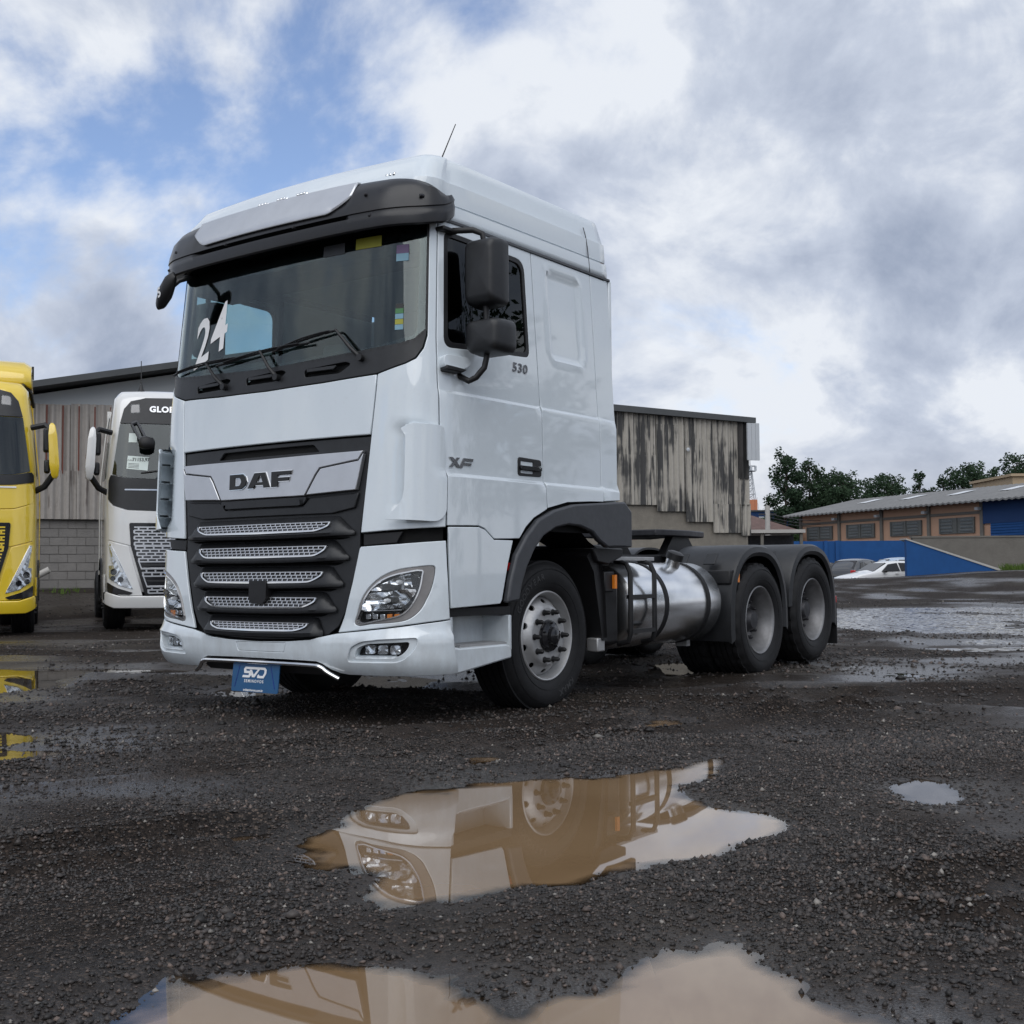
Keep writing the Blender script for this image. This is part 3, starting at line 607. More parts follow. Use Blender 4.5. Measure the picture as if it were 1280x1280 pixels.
wh = frame_empty('corrugated_warehouse', (3.03, 34.5), WD)
tag(wh, 'warehouse clad in streaked pale and black corrugated sheets with stepped lower edge', 'warehouse')
g = G(); g.prism([(-6.5, .2), (-6.5, 5.9), (4.42, 5.50), (4.42, .2)], lambda x, z: (x, .12, z), lambda x, z: (x, 12, z)); g.build('wall', 'render_wall', wh, smooth=0)
g = G(); g.prism([(-6.6, 5.83), (-6.6, 6.05), (4.62, 5.58), (4.62, 5.42)], lambda x, z: (x, -.12, z), lambda x, z: (x, 12.1, z)); g.build('roof_edge', 'fascia', wh, smooth=0)
cols = [(.0+.005, 2.90, (4.30,)), (.0+1.30, 2.72, (5.22,)), (2.25, 2.42, (4.82,)), (3.17, 2.10, (2.90,))]
for i, (x, zb, cuts) in enumerate([(-.93*k+.0, 2.9, (4.3,)) for k in range(1, 7)]+[(.37, 2.9, (4.3,))]+cols):
    x0 = x; top = 5.72-.037*(x+1); zs = [top]+list(cuts)+[zb]
    for j in range(len(zs)-1): put_sheet(wh, x0, zs[j+1]-(.0 if j == len(zs)-2 else 0), zs[j]+(.06 if j else 0), 'streaked_sheet', .055-.022*j-.008*(i % 2), w=.99)
put_sheet(wh, 4.02, 3.72, 5.45, 'dark_sheet', .0, w=.42); put_sheet(wh, 4.05, 2.95, 3.74, 'streaked_sheet', .02, w=.38); put_sheet(wh, 4.12, 2.02, 2.98, 'streaked_sheet', .03, w=.34)
g = G()
for k in range(3): g.box((4.34+.14*k, -.16, 4.84), (.132, .06, 1.12))
g.build('flashing', 'metal_pale', wh, smooth=0)
g = G(); g.lathe([(0, 0), (.045, 0), (.06, -.03), (0, -.05)], (2.32, -.02, 4.55), 's', 12); g.build('wall_lamp', 'metal_pale', wh)

# ------------------------------------------------------------------ brick building on the right
BD = np.array([1.56, -4.2]); BD = BD/np.linalg.norm(BD)
bb = frame_empty('brick_building', (20.46, 85.0), BD)
tag(bb, 'long low orange brick building with grey fibre roof and louvred windows behind the blue wall', 'building')
LB = 34.0
# local y: rotate +90 from BD -> (4.2,1.56)/.. points away to the right/back: the inside
g = G(); g.box((LB/2, 5.5, 2.45), (LB, 11, 5.0)); g.build('wall', 'brick_wall', bb, smooth=0)
g = G(); n = 150
rows = []
for (y, z) in ((-.9, 4.85), (5.5, 6.15), (11.9, 4.85)):
    rows.append([(-.9+(LB+1.8)*i/n, y, z+.035*math.cos(i*math.pi)) for i in range(n+1)])
g.grid(rows); rows2 = [[(x, y, z-.10) for x, y, z in r] for r in rows]; g.grid(rows2)
for r, r2 in ((rows[0], rows2[0]), (rows[2], rows2[2])): g.grid([r, r2])
g.add([rows[0][0], rows[1][0], rows[2][0], rows2[2][0], rows2[1][0], rows2[0][0]], [(0,1,4,5),(1,2,3,4)]); rf = g.build('roof', 'roof_fibre', bb, smooth=30)
for k in range(7):
    g = G(); a, b = 3.2+4.5*k, 4.2+4.5*k; f = lambda y: 4.85+(y+.9)/6.4*1.30+.055
    g.add([(a, 2.4, f(2.4)), (b, 2.4, f(2.4)), (b, 3.9, f(3.9)), (a, 3.9, f(3.9))], [(0,1,2,3)]); g.build('skylight', 'skylight', rf, smooth=0)
for k in range(8):
    g = G(); g.box((4.48*k+.1, -.06, 2.45), (.24, .12, 5.0)); g.build('column', 'concrete_wall', bb, smooth=0)
g = G(); g.box((9, -.03, 4.22), (18, .06, .16)); g.build('beam', 'concrete_wall', bb, smooth=0)
for k in range(4):
    x = 4.48*k+2.35+.06*k; w = 2.9
    fr = G(); fr.box((x, -.03, 3.53), (w, .1, .92)); fo = fr.build('window', 'window_grey', bb, smooth=0)
    for c in (-.68, .68):
        if k == 3: c *= 1.25
        for j in range(4):
            s = G(); s.box((x+c, -.11, 3.22+.2*j), (.95, .05, .10), Matrix.Rotation(R(28), 3, 'X')); s.build('louvre_slat', 'window_glass_far', fo, smooth=0)
    for c in (-1.42, 0, 1.42): s = G(); s.box((x+c, -.10, 3.53), (.10, .06, .92)); s.build('mullion', 'window_grey', fo, smooth=0)
    s = G(); s.box((x+1.95, -.22, 4.42), (.28, .3, .16)); s.bar((x+1.95, -.1, 4.42), (x+1.95, -.02, 4.5), .05, .05); s.build('floodlight', 'metal_pale', bb, smooth=0)
g = G(); g.box((23.5, -.05, 4.2), (10.8, .1, 1.3)); g.build('sign_band', 'blue_dark', bb, smooth=0)
g = G(); g.box((23.5, -.03, 2.6), (9.6, .08, 1.9))
for i in range(12): g.box((23.5, -.09, 1.8+.15*i), (9.6, .03, .02))
g.build('shutter_door', 'blue_wall', bb, smooth=0)
for (k, nm, x0, x1, y, z0, z1, mat, lab) in ((0, 'beige_block', 38.5, 52, 92, 0, 8.1, 'beige_wall', 'plain beige block rising behind the brick building roof at the picture edge'),):
    r = empty(nm, (x0, y, 0)); tag(r, lab, 'building'); g = G(); g.box(((x1-x0)/2, 4, z1/2), (x1-x0, 8, z1)); g.build('wall', mat, r, smooth=0); g = G(); g.box(((x1-x0)/2, 4, z1+.1), (x1-x0+.4, 8.4, .2)); g.build('parapet', 'beige_wall', r, smooth=0)
# blue boundary wall behind the cars
bw = empty('boundary_wall', (13.0, 64, 0)); tag(bw, 'blue painted boundary wall behind the parked cars', 'wall')
g = G(); g.box((6.6, .1, 1.25), (13.2, .2, 2.56)); g.build('wall_face', 'blue_wall', bw, smooth=0)
for x in (3.7, 4.3, 9.9, 10.2): g = G(); g.box((x, -.06, 1.25), (.18, .12, 2.6)); g.build('pilaster', 'blue_wall', bw, smooth=0)
rw = empty('ramp_wall', (15.76, 48, 0)); tag(rw, 'blue sloping ramp wall with pale concrete coping', 'wall')
g = G(); g.prism([(0, -.3), (0, 2.16), (3.72, .88), (3.72, -.3)], lambda x, z: (x, 0, z), lambda x, z: (x, .25, z)); g.build('wall_face', 'blue_wall', rw, smooth=0)
g = G(); g.prism([(-.02, 2.163), (-.02, 2.22), (3.85, .93), (3.85, .84)], lambda x, z: (x, -.03, z), lambda x, z: (x, .75, z)); g.build('coping', 'concrete_pale', rw, smooth=0)
cw = empty('concrete_wall', (16.75, 50.2, 0)); tag(cw, 'weathered grey concrete block wall behind the blue ramp wall', 'wall')
g = G(); g.box((9, .12, 1.0), (18, .24, 2.6)); g.build('wall_face', 'concrete_wall', cw, smooth=0)
g = G(); g.box((9, .12, 2.33), (18.1, .30, .07)); g.build('coping', 'concrete_wall', cw, smooth=0)
# low canopy, house, blue building, tower, pole beyond the trailer end
r = empty('low_canopy', (9.3, 50.5, 0)); tag(r, 'low flat concrete canopy with dark open side between warehouse and brick building', 'canopy')
g = G(); g.box((1.1, 1.0, 2.62), (3.8, 2.4, .14)); g.build('slab', 'concrete_pale', r, smooth=0)
g = G(); g.box((1.1, 1.6, 1.25), (3.6, .2, 2.5)); g.build('back_wall', 'steel_dark', r, smooth=0)
for x in (-.5, 1.2, 2.85): g = G(); g.box((x, -.05, 1.25), (.12, .12, 2.6)); g.build('post', 'concrete_wall', r, smooth=0)
r = empty('red_roof_house', (15.0, 84, 0)); tag(r, 'small house with dull red hipped roof left of the utility pole', 'house')
g = G(); g.box((2.0, 3, 1.9), (5.0, 6, 3.8)); g.build('wall', 'concrete_pale', r, smooth=0)
g = G(); g.add([(-1.2,-.8,3.7),(5.2,-.8,3.7),(5.2,6.8,3.7),(-1.2,6.8,3.7),(1.6,3,5.0),(2.4,3,5.0)], [(0,1,5,4),(1,2,5),(2,3,4,5),(3,0,4),(0,3,2,1)]); g.build('roof', 'roof_tile', r, smooth=0)
for x in (.8, 2.6, 4.0): g = G(); g.box((x, -.04, 2.7), (.7, .1, .9)); g.build('window', 'window_grey', r, smooth=0)
r = empty('blue_building', (24.0, 125, 0)); tag(r, 'distant blue building with pale signboard marks half hidden by trees', 'building')
g = G(); g.box((3.8, 4, 3.2), (7.6, 8, 8.0)); g.build('wall', 'blue_dark', r, smooth=0)
for x in (.6, 2.0, 5.6, 6.5): g = G(); g.box((x, -.06, 6.3), (.55, .1, .7)); g.build('sign_panel', 'metal_pale', r, smooth=0)
g = G(); g.box((3.8, 4, 7.25), (7.8, 8.2, .15)); g.build('roof', 'fascia', r, smooth=0)
r = empty('signal_tower', (26.3, 132, 0)); tag(r, 'brick tower carrying a white lattice mast with antennas on the skyline', 'tower')
g = G(); g.box((0, 0, 4.4), (1.25, 1.25, 8.8)); g.build('brick_shaft', 'brick_wall', r, smooth=0)
g = G()
for sx in (-1, 1):
    for sy in (-1, 1): g.bar((.5*sx, .5*sy, 8.8), (.16*sx, .16*sy, 12.0), .07, .07)
for k in range(5):
    z0, z1 = 8.8+.62*k, 8.8+.62*(k+1); h0, h1 = .5-.068*k, .5-.068*(k+1)
    for sy in (-1, 1): g.bar((-h0, h0*sy, z0), (h1, h1*sy, z1), .05, .05); g.bar((h0, h0*sy, z0), (-h1, h1*sy, z1), .05, .05); g.bar((-h1, h1*sy, z1), (h1, h1*sy, z1), .05, .05)
g.build('lattice_mast', 'metal_pale', r, smooth=0)
g = G(); g.box((0, 0, 12.0), (1.2, 1.2, .08)); g.box((0, 0, 12.55), (1.0, 1.0, .06))
for a in (-.6, .6): g.box((a, 0, 12.3), (.22, .22, .55)); g.box((0, a, 12.3), (.22, .22, .55))
g.build('antenna_platform', 'metal_pale', r, smooth=0)
g = G(); g.bar((0, 0, 12.5), (0, 0, 14.5), .06, .06, (1,0,0)); g.build('lightning_rod', 'steel_dark', r, smooth=0)
r = empty('utility_pole', (16.2, 76, 0)); tag(r, 'pale concrete utility pole with cables beside the brick building', 'pole')
g = G(); g.tube([(0,0,-.5), (0,0,5.1)], [.20, .15], 10); g.build('shaft', 'concrete_pale', r)
g = G(); g.box((0, 0, 4.55), (1.1, .1, .1)); g.build('cross_arm', 'steel_dark', r, smooth=0)
for dz in (4.2, 4.4, 4.62):
    g = G(); g.tube([(i*.9, 1.2*i, dz-.028*i*(8-i)*.6) for i in range(9)], .02, 5); g.build('cable', 'steel_dark', r)

# ------------------------------------------------------------------ trees
def leaf_cloud(n, blobs, size, rng, flat=.6):
    V = []; B = np.array(blobs, float); wt = B[:,3]*B[:,4]*B[:,5]; wt = wt/wt.sum(); idx = rng.choice(len(B), n, p=wt)
    d = rng.normal(size=(n, 3)); d /= np.linalg.norm(d, axis=1, keepdims=True); rr = rng.random(n)**.45
    c = B[idx, :3]+d*rr[:,None]*B[idx, 3:6]
    a = rng.normal(size=(n, 3)); a[:,2] *= flat; a /= np.linalg.norm(a, axis=1, keepdims=True); b = np.cross(a, rng.normal(size=(n, 3))); b /= np.linalg.norm(b, axis=1, keepdims=True)
    s = (size*(.5+rng.random(n)))[:,None]
    V = np.stack([c-a*s, c+b*s*.55, c+a*s, c-b*s*.55], 1).reshape(-1, 3); F = np.arange(4*n).reshape(-1, 4); return V, F
def quick_mesh(name, V, F, mat):
    me = bpy.data.meshes.new(name); k = F.shape[1]; me.vertices.add(len(V)); me.vertices.foreach_set('co', V.astype(np.float32).ravel()); me.loops.add(F.size); me.loops.foreach_set('vertex_index', F.ravel().astype(np.int32)); me.polygons.add(len(F))
    me.polygons.foreach_set('loop_start', np.arange(0, F.size, k, dtype=np.int32)); me.polygons.foreach_set('loop_total', np.full(len(F), k, np.int32)); me.update(calc_edges=True); me.materials.append(M[mat]); return me
def pine(x, y, base, top, wid, label, seed, kind='pine_tree', crown0=.45, n=3000, mat='pine_needles', style='umbrella', lean=0.0):
    rng = np.random.default_rng(seed); r = empty(kind, (x, y, base)); tag(r, label, 'tree', 'pines on the skyline' if kind == 'pine_tree' else 'trees behind the roofs'); H = top-base; tr = G()
    pts = [(lean*k/6*1.0+.15*math.sin(k*1.3+seed), .1*math.cos(k+seed), H*.93*k/6) for k in range(7)]
    tr.tube(pts, [.028*H*(1-.12*k)*.55 for k in range(7)], 7); blobs = []; nb = 15
    for i in range(nb):
        f = i/(nb-1); z = H*(crown0+(1-crown0)*.96*f); 
        if style == 'umbrella': rad = wid*.5*(.55+.6*math.sin(math.pi*min(1, .25+.72*f)))*(.7+.6*rng.random())
        elif style == 'cone': rad = wid*.5*(1.05-.85*f)*(.75+.5*rng.random())
        else: rad = wid*.5*math.sin(math.pi*(.15+.75*f))*(.8+.4*rng.random())
        a = i*2.4+seed; cx = lean*f+rad*.62*math.cos(a); cy = rad*.62*math.sin(a)
        blobs.append((cx, cy, z+H*.01, rad*.55, rad*.55, H*(.045+.03*rng.random())))
        k0 = pts[min(6, int(z*.85/(H*.93)*6))]; tr.tube([(k0[0], k0[1], z*.88), (cx*.6+k0[0]*.4, cy*.6, z*.95), (cx, cy, z)], [.010*H*.5, .007*H*.5, .003*H*.5], 5)
    blobs.append((lean, 0, H*.96, wid*.16, wid*.16, H*.05))
    tr.build('trunk', 'bark', r)
    V, F = leaf_cloud(int(n*1.7), blobs, .005*H+.085, rng); link('crown', quick_mesh('crown', V, F, mat), None, r); return r
bearing = lambda b, y: (b-640)/1500*y        # x of something seen on a compass bearing, y metres out
for (p, y, zt, wd, st, c0, lab, sd_) in (
    (983, 118, 12.9, 6.0, 'umbrella', .35, 'tallest dark pine at the left end of the tree line', 1),
    (1004, 120, 12.3, 6.6, 'umbrella', .40, 'broad tiered pine leaning right beside the tallest pine', 2),
    (1038, 122, 11.2, 5.2, 'umbrella', .60, 'flat topped pine left of a gap above the brick roof', 3),
    (1056, 120, 10.9, 5.6, 'umbrella', .58, 'flat topped pine with bare stems showing under its crown', 4),
    (1100, 125, 11.1, 5.0, 'umbrella', .50, 'rounded pine above the middle of the brick roof', 5),
    (1116, 122, 10.8, 5.2, 'umbrella', .5, 'spreading pine just right of the rounded one', 6),
    (1150, 124, 11.4, 4.8, 'cone', .35, 'pointed conical conifer between rounder crowns', 7),
    (1181, 126, 10.9, 5.4, 'round', .40, 'low dense rounded tree right of the conical conifer', 8),
    (1206, 122, 11.8, 4.8, 'umbrella', .45, 'thin open crowned pine left of the beige block', 9),
    (1219, 124, 12.0, 4.4, 'umbrella', .5, 'slim pine next to the thin open crowned one', 10),
    (1243, 126, 11.8, 5.2, 'round', .40, 'dark bushy tree right above the beige block', 11),
    (1272, 116, 12.4, 6.0, 'umbrella', .45, 'big pine at the right edge of the picture', 12)):
    pine(bearing(p, y), y, 0, zt*.97, wd*(.62 if sd_ < 3 else .85), lab, sd_, crown0=c0, style=st, lean=.8 if sd_ == 2 else 0)
for (p, y, zt, wd, lab, sd_) in ((985, 104, 4.6, 6, 'dense dark undergrowth tree left of the brick building corner', 21), (1018, 108, 5.2, 7, 'dense dark tree low behind the brick roof edge', 22), (950, 112, 5.8, 8, 'low dark tree behind the utility pole', 23), (1070, 112, 6.0, 9, 'wide low tree mass behind the middle of the brick roof', 24), (1130, 116, 6.8, 10, 'wide low green tree behind the skylights', 25), (1195, 118, 7.6, 10, 'wide low tree below the slim pines', 26), (1262, 118, 8.2, 9, 'low dark tree behind the beige block', 27)):
    pine(bearing(p, y), y, 0, zt, wd*.62, lab, sd_, kind='broadleaf_tree', crown0=.10, style='round', n=2600, mat='broad_leaves' if sd_ % 2 else 'pine_needles')
for (p, y, zt, wd, lab, sd_) in ((928, 140, 9.6, 6, 'bare twiggy tree left of the brick tower', 31), (955, 142, 9.4, 7, 'bare twiggy tree right of the brick tower', 32)):
    rng = np.random.default_rng(sd_); r = empty('bare_tree', (bearing(p, y), y, 0)); tag(r, lab, 'tree', 'bare trees by the tower'); g = G(); g.tube([(0,0,0), (0,0,zt*.5)], [.16, .1], 6)
    for i in range(46):
        a = rng.random()*6.28; h = zt*(.35+.3*rng.random()); q = rng.random(); e = (wd*.5*q*math.cos(a), wd*.5*q*math.sin(a), h+(zt-h)*(.5+.5*rng.random())); g.tube([(0,0,h*.7), (e[0]*.4, e[1]*.4, h), e], [.05, .03, .012], 4)
    g.build('branches', 'bark', r)
for (x, y, zt, wd, lab, sd_) in ((31, 16, 13.5, 8, 'tall pine right of the frame, mirrored in the cab door window', 41), (38, 20, 12, 8, 'second pine right of the frame, mirrored in the sleeper side', 42), (36, 11, 10, 9, 'bushy tree right of the frame, mirrored low in the cab door', 43)):
    pine(x, y, 0, zt, wd, lab, sd_, n=2600, crown0=.3 if sd_ < 43 else .1, style='umbrella' if sd_ < 43 else 'round')
# grass tufts by the walls
def tufts(name, spots, label, seed):
    rng = np.random.default_rng(seed); V = []; F = []
    for (x, y, z, rad, n, h) in spots:
        for i in range(n):
            a = rng.random()*6.28; q = rad*rng.random()**.5; bx, by = x+q*math.cos(a), y+q*math.sin(a); hh = h*(.4+.8*rng.random()); dx, dy = rng.normal(size=2)*hh*.35; w = .012*(1+y/40); b = len(V)
            V += [(bx-w, by, z), (bx+w, by, z), (bx+dx*.5+w*.6, by+dy*.5, z+hh*.6), (bx+dx, by+dy, z+hh)]; F.append((b, b+1, b+2, b+3))
    tag(link(name, quick_mesh(name, np.array(V, float), np.array(F), 'grass')), label, 'grass', kind='stuff')
tufts('grass_tufts', [(-10.1, 27.3, .55, .4, 36, .16), (-10.9, 27.6, .55, .4, 20, .12), (20.4, 47.6, .85, 1.0, 500, .32), (21.6, 48.0, .85, 1.2, 300, .3), (19.8, 47.3, .85, .5, 60, .2)], 'sparse green grass tufts at the foot of the walls', 3)
r = tag(empty('fallen_pipe', (-11.0, 27.2, .62), R(15)), 'short pale pipe leaning on the ground beside the yellow truck', 'pipe')
g = G(); g.lathe([(.075, -.5), (.075, .55), (.06, .55), (.06, -.5), (.075, -.5)], (0, 0, 0), 'u', 16); o = g.build('tube', 'concrete_pale', r); o.rotation_euler = (0, R(-28), 0); o.location = (0, 0, .22)

# ================================================================== WHEELS (axis along s; centre at origin; s = 0 is the outer rim plane, + outward)
def tyre_mesh(name, Ro=.515, width=.30, lug=False, n=96):
    prof = [(.300, -.006), (.318, .012), (.345, .026), (.40, .036), (.44, .034), (.468, .024), (.490, .006), (Ro-.013, -.012)]
    w = width; inner = [(r, -w+.024-h) for r, h in prof][::-1]; ring = prof
    tread = []
    gro = [(-.012, 0), (-.050, 0), (-.052, -.012), (-.062, -.012), (-.064, 0), (-.105, 0), (-.107, -.012), (-.117, -.012), (-.119, 0), (-.157, 0), (-.159, -.012), (-.169, -.012), (-.171, 0), (-.212, 0), (-.214, -.012), (-.224, -.012), (-.226, 0), (-w+.036, 0)]
    g = G(); rows = []
    for k in range(n):
        a = 2*math.pi*k/n; ca, sa = math.cos(a), math.sin(a); cut = lug and (k % 4 == 3)
        pr = []
        for (r, h) in ring:
            if cut and r > .485: r -= .012
            pr.append((r, h))
        for (h, dr) in gro:
            r = Ro+dr
            if cut and (h > -.07 or h < -w+.09): r = Ro-.016
            pr.append((r, h))
        for (r, h) in inner:
            if cut and r > .485: r -= .012
            pr.append((r, h))
        rows.append([(r*ca, h, r*sa) for r, h in pr])
    rows.append(rows[0]); g.grid(rows, close=True)
    for r in (.452, .458, .366):        # raised sidewall ribs
        hh = np.interp(r, [q[0] for q in ring], [q[1] for q in ring]); g.lathe([(r-.002, hh-.002), (r-.001, hh+.0025), (r+.001, hh+.0025), (r+.002, hh-.002)], (0, 0, 0), 's', n)
    return g.mesh(name, us=True, smooth=32, merge=1e-5)
def annulus(ro, ri, holes, prof, th, n=72):
    outer = [(ro*math.cos(2*math.pi*k/n), ro*math.sin(2*math.pi*k/n)) for k in range(n)]; inn = [(ri*math.cos(2*math.pi*k/n), ri*math.sin(2*math.pi*k/n)) for k in range(n)]
    hs = []
    for (r, a, rx, ry) in holes:
        c, s = math.cos(a), math.sin(a); hs.append([(r*c+rx*math.cos(q)*c-ry*math.sin(q)*s, r*s+rx*math.cos(q)*s+ry*math.sin(q)*c) for q in np.linspace(0, 2*math.pi, 18)[:-1]])
    V, F = cdt(outer, [inn]+hs, .018, bstep=.03); rr = np.hypot(V[:,0], V[:,1]); h = np.interp(rr, [p[0] for p in prof], [p[1] for p in prof]); N = len(V)
    e = {}
    for f in F:
        for i in range(3): e[(f[i], f[(i+1) % 3])] = 1
    bd = [k for k in e if (k[1], k[0]) not in e]; g = G()
    g.add([(V[i,0], h[i], V[i,1]) for i in range(N)]+[(V[i,0], h[i]-th, V[i,1]) for i in range(N)], list(F)+[tuple(N+i for i in f[::-1]) for f in F]+[(b, a, N+a, N+b) for a, b in bd]); return g
MESH = {}
MESH['front_tyre'] = tyre_mesh('tyre', lug=False); MESH['drive_tyre'] = tyre_mesh('tyre', lug=True)
def wheel(name, parent, u, s, w, side, kind, letters=None):
    """side +1 near, -1 far; kind front/rear"""
    e = empty(name); e.parent = parent; e.location = (u, -s*side, w); e.rotation_euler = (0, 0, 0 if side > 0 else math.pi)
    ty = link('tyre', MESH['front_tyre' if kind == 'front' else 'drive_tyre'], None, e)
    if not ty.data.materials: ty.data.materials.append(M['rubber'])
    key = 'rim_'+kind
    if key not in MESH:
        g = G()
        if kind == 'front':
            g = annulus(.268, .105, [(.236, 2*math.pi*k/10+.31, .015, .024) for k in range(10)], [(.10, .016), (.195, .016), (.205, .010), (.225, -.014), (.25, -.040), (.268, -.062)], .012)
            g.lathe([(.306, -.012), (.308, .006), (.300, .012), (.292, .008), (.284, -.012), (.276, -.045), (.266, -.075), (.262, -.12), (.27, -.13), (.29, -.06), (.306, -.012)], (0,0,0), 's', 64)
        else:
            g = annulus(.245, .105, [(.218, 2*math.pi*k/10, .012, .020) for k in range(10)], [(.10, -.150), (.195, -.150), (.21, -.160), (.245, -.190)], .012)
            g.lathe([(.306, -.012), (.308, .006), (.300, .012), (.290, .006), (.280, -.014), (.272, -.05), (.254, -.085), (.250, -.15), (.244, -.20), (.26, -.2), (.275, -.09), (.306, -.012)], (0,0,0), 's', 64)
        MESH[key] = g.mesh('rim', us=True, smooth=35); MESH[key].materials.append(M['alloy' if kind == 'front' else 'rim_grey'])
        h = G()
        if kind == 'front':
            h.lathe([(0, .085), (.045, .082), (.056, .074), (.062, .050), (.085, .042), (.104, .038), (.112, .016), (.112, -.05), (0, -.05)], (0,0,0), 's', 20)
            for k in range(5): a = 2*math.pi*k/5+.3; h.lathe([(0, .064), (.008, .064), (.008, .045)], (.088*math.cos(a), -.012, .088*math.sin(a)), 's', 6)
        else: h.lathe([(0, -.045), (.075, -.05), (.088, -.07), (.10, -.10), (.112, -.12), (.112, -.17), (0, -.17)], (0,0,0), 's', 24)
        MESH['hub_'+kind] = h.mesh('hub', us=True, smooth=35); MESH['hub_'+kind].materials.append(M['gloss_black' if kind == 'front' else 'steel_dark'])
        nu = G(); z0 = .012 if kind == 'front' else -.15
        nu.lathe([(0, z0+.058), (.008, z0+.058), (.015, z0+.048), (.0165, z0+.012), (.022, z0+.010), (.022, z0-.002)], (0,0,0), 's', 8); MESH['nut_'+kind] = nu.mesh('wheel_nut', us=True, smooth=35); MESH['nut_'+kind].materials.append(M['black_plastic' if kind == 'front' else 'steel_dark'])
        b = G(); b.lathe([(0, -.21), (.27, -.21), (.27, -.26), (0, -.26)], (0,0,0), 's', 32); MESH['back_'+kind] = b.mesh('brake_drum', us=True); MESH['back_'+kind].materials.append(M['cavity_black'])
    link('rim', MESH[key], None, e); link('hub', MESH['hub_'+kind], None, e); link('brake_drum', MESH['back_'+kind], None, e)
    for k in range(10):
        a = 2*math.pi*k/10; o = link('wheel_nut', MESH['nut_'+kind], None, e); o.location = (.1675*math.cos(a), 0, .1675*math.sin(a))
    if kind == 'rear': o = link('inner_tyre', MESH['drive_tyre'], None, e); o.location = (0, .33, 0)
    if letters:
        for (txt, a_mid, rad, size, updown) in letters:
            g = G(); span = len(txt)*size*.82/rad
            for i, ch in enumerate(txt):
                V, F = text_geo(ch, size, .0015, bold=.001, sx=1.0); th = a_mid+(span/2-span*(i+.5)/len(txt))*updown
                up = np.array([math.cos(th), math.sin(th)])*updown; rt = np.array([up[1], -up[0]]); c = rad*np.array([math.cos(th), math.sin(th)])
                if len(V): q = c+V[:,:1]*rt+V[:,1:2]*up; hh = np.interp(np.hypot(q[:,0], q[:,1]), [.300,.345,.40,.44,.468], [-.006,.026,.036,.034,.024]); g.add(np.stack([q[:,0], hh+.0015+V[:,2], q[:,1]], -1), F)
            g.build('sidewall_lettering', 'letter_rubber', e, us=True, smooth=0)
    return e

# ================================================================== THE WHITE TRACTOR UNIT
TRUCK_A = 0.6291
truck = empty('tractor_unit', (-1.592, 7.678, 0), math.pi/2-TRUCK_A)
tag(truck, 'large white three axle tractor unit with dark grille standing in the middle of the yard', 'truck')
S = Surf([(0,0),(.012,.4),(.030,.65),(.062,.89),(.096,1.035),(.142,1.135),(.210,1.198),(.305,1.230),(.45,1.245),(.7,1.25),(1.2,1.252),(2.34,1.252),(3,1.252)],
         [(.3,.03),(.38,-.01),(.45,-.035),(.55,-.04),(.64,-.03),(.8,-.03),(1.2,-.02),(1.7,0),(2.13,.02),(2.3,.035),(3.1,.11),(3.3,.145),(3.6,.20)],
         [(.3,.01),(.4,0),(1.5,0),(2.06,0),(2.3,.012),(3.08,.05),(3.3,.072),(3.385,.085),(3.6,.15)],
         bumps=((2.052,.016,.016), (1.548,.016,.022)))
def P2(name, loop, mat, **k):                        # the same part on both sides
    parent = k.pop('parent', truck)
    return panel(name, loop, mat, parent, S, **k), panel(name, loop, mat, parent, S, mir=True, **k)
def sym(half): return half+[(-t, w) for t, w in half[::-1] if abs(t) > 1e-6]
# --- dark inner shell seen through the panel gaps
core = [(-3.32, 1.22), (-3.32, 2.22), (3.32, 2.22), (3.32, 1.22)]
panel('inner_shell', core, 'cavity_black', truck, S, off=-.045, th=.01, step=.12, bevel=0)
panel('lower_shell', sym([(0,.42),(.68,.40),(1.36,.42),(1.36,1.25),(0,1.25)][:4]+[(0,1.25)]) if False else [(-1.36,.42),(1.36,.42),(1.36,1.26),(-1.36,1.26)], 'cavity_black', truck, S, off=-.06, th=.01, step=.12, bevel=0)
for t0, t1, w0, w1 in ((1.24, 1.36, 2.2, 3.14), (2.27, 2.40, 2.2, 3.14), (3.02, 3.14, 2.2, 3.14), (1.24, 3.32, 3.06, 3.15)):
    P2('seal_strip', [(t0,w0),(t1,w0),(t1,w1),(t0,w1)], 'cavity_black', off=-.03, th=.008, step=.12, bevel=0)
# --- nose
hood = [(-.872,1.786),(.872,1.786),(.905,2.152),(.5,2.133),(0,2.124),(-.5,2.133),(-.905,2.152)]
hp = panel('hood_panel', hood, 'white_paint', truck, S, step=.09, bevel=.006, th=.02)
cornr = [(.880,1.786),(.913,2.154),(1.0,2.178),(1.10,2.206),(1.165,2.236),(1.212,2.30),(1.235,2.38),(1.235,3.12),(1.293,3.125),(1.291,2.38),(1.312,1.84),(1.335,1.66),(1.352,1.53),(1.352,1.222),(.822,1.192)]
P2('corner_panel', cornr, 'white_paint', step=.035, bevel=.005, th=.02, smooth=50, offfn=lambda t, w: -.032*np.clip((t-.99)/.11, 0, 1)**1.3*(np.clip((1.30-t)/.10, 0, 1))*np.clip((w-1.27)/.07, 0, 1)*np.clip((1.85-w)/.06, 0, 1))
cowl_half = [(0,2.130),(.5,2.140),(.905,2.160),(1.0,2.186),(1.10,2.214),(1.16,2.244),(1.203,2.305),(1.226,2.385),(1.226,2.43),(1.205,2.40),(1.15,2.362),(1.046,2.336),(.76,2.312),(.21,2.285),(0,2.281)]
cowl_loop = cowl_half+[(-t, w) for t, w in cowl_half[-2:0:-1]]
pock = []
for c in (-.56, -.02, .52): pock.append(rounded([(c-.19,2.185),(c+.10,2.185),(c+.19,2.235),(c+.15,2.252),(c-.19,2.232)], .02, 3))
cw_ = panel('cowl', cowl_loop, 'dark_plastic', truck, S, off=-.004, th=.02, step=.05, holes=pock, bevel=.003, bstep=.03)
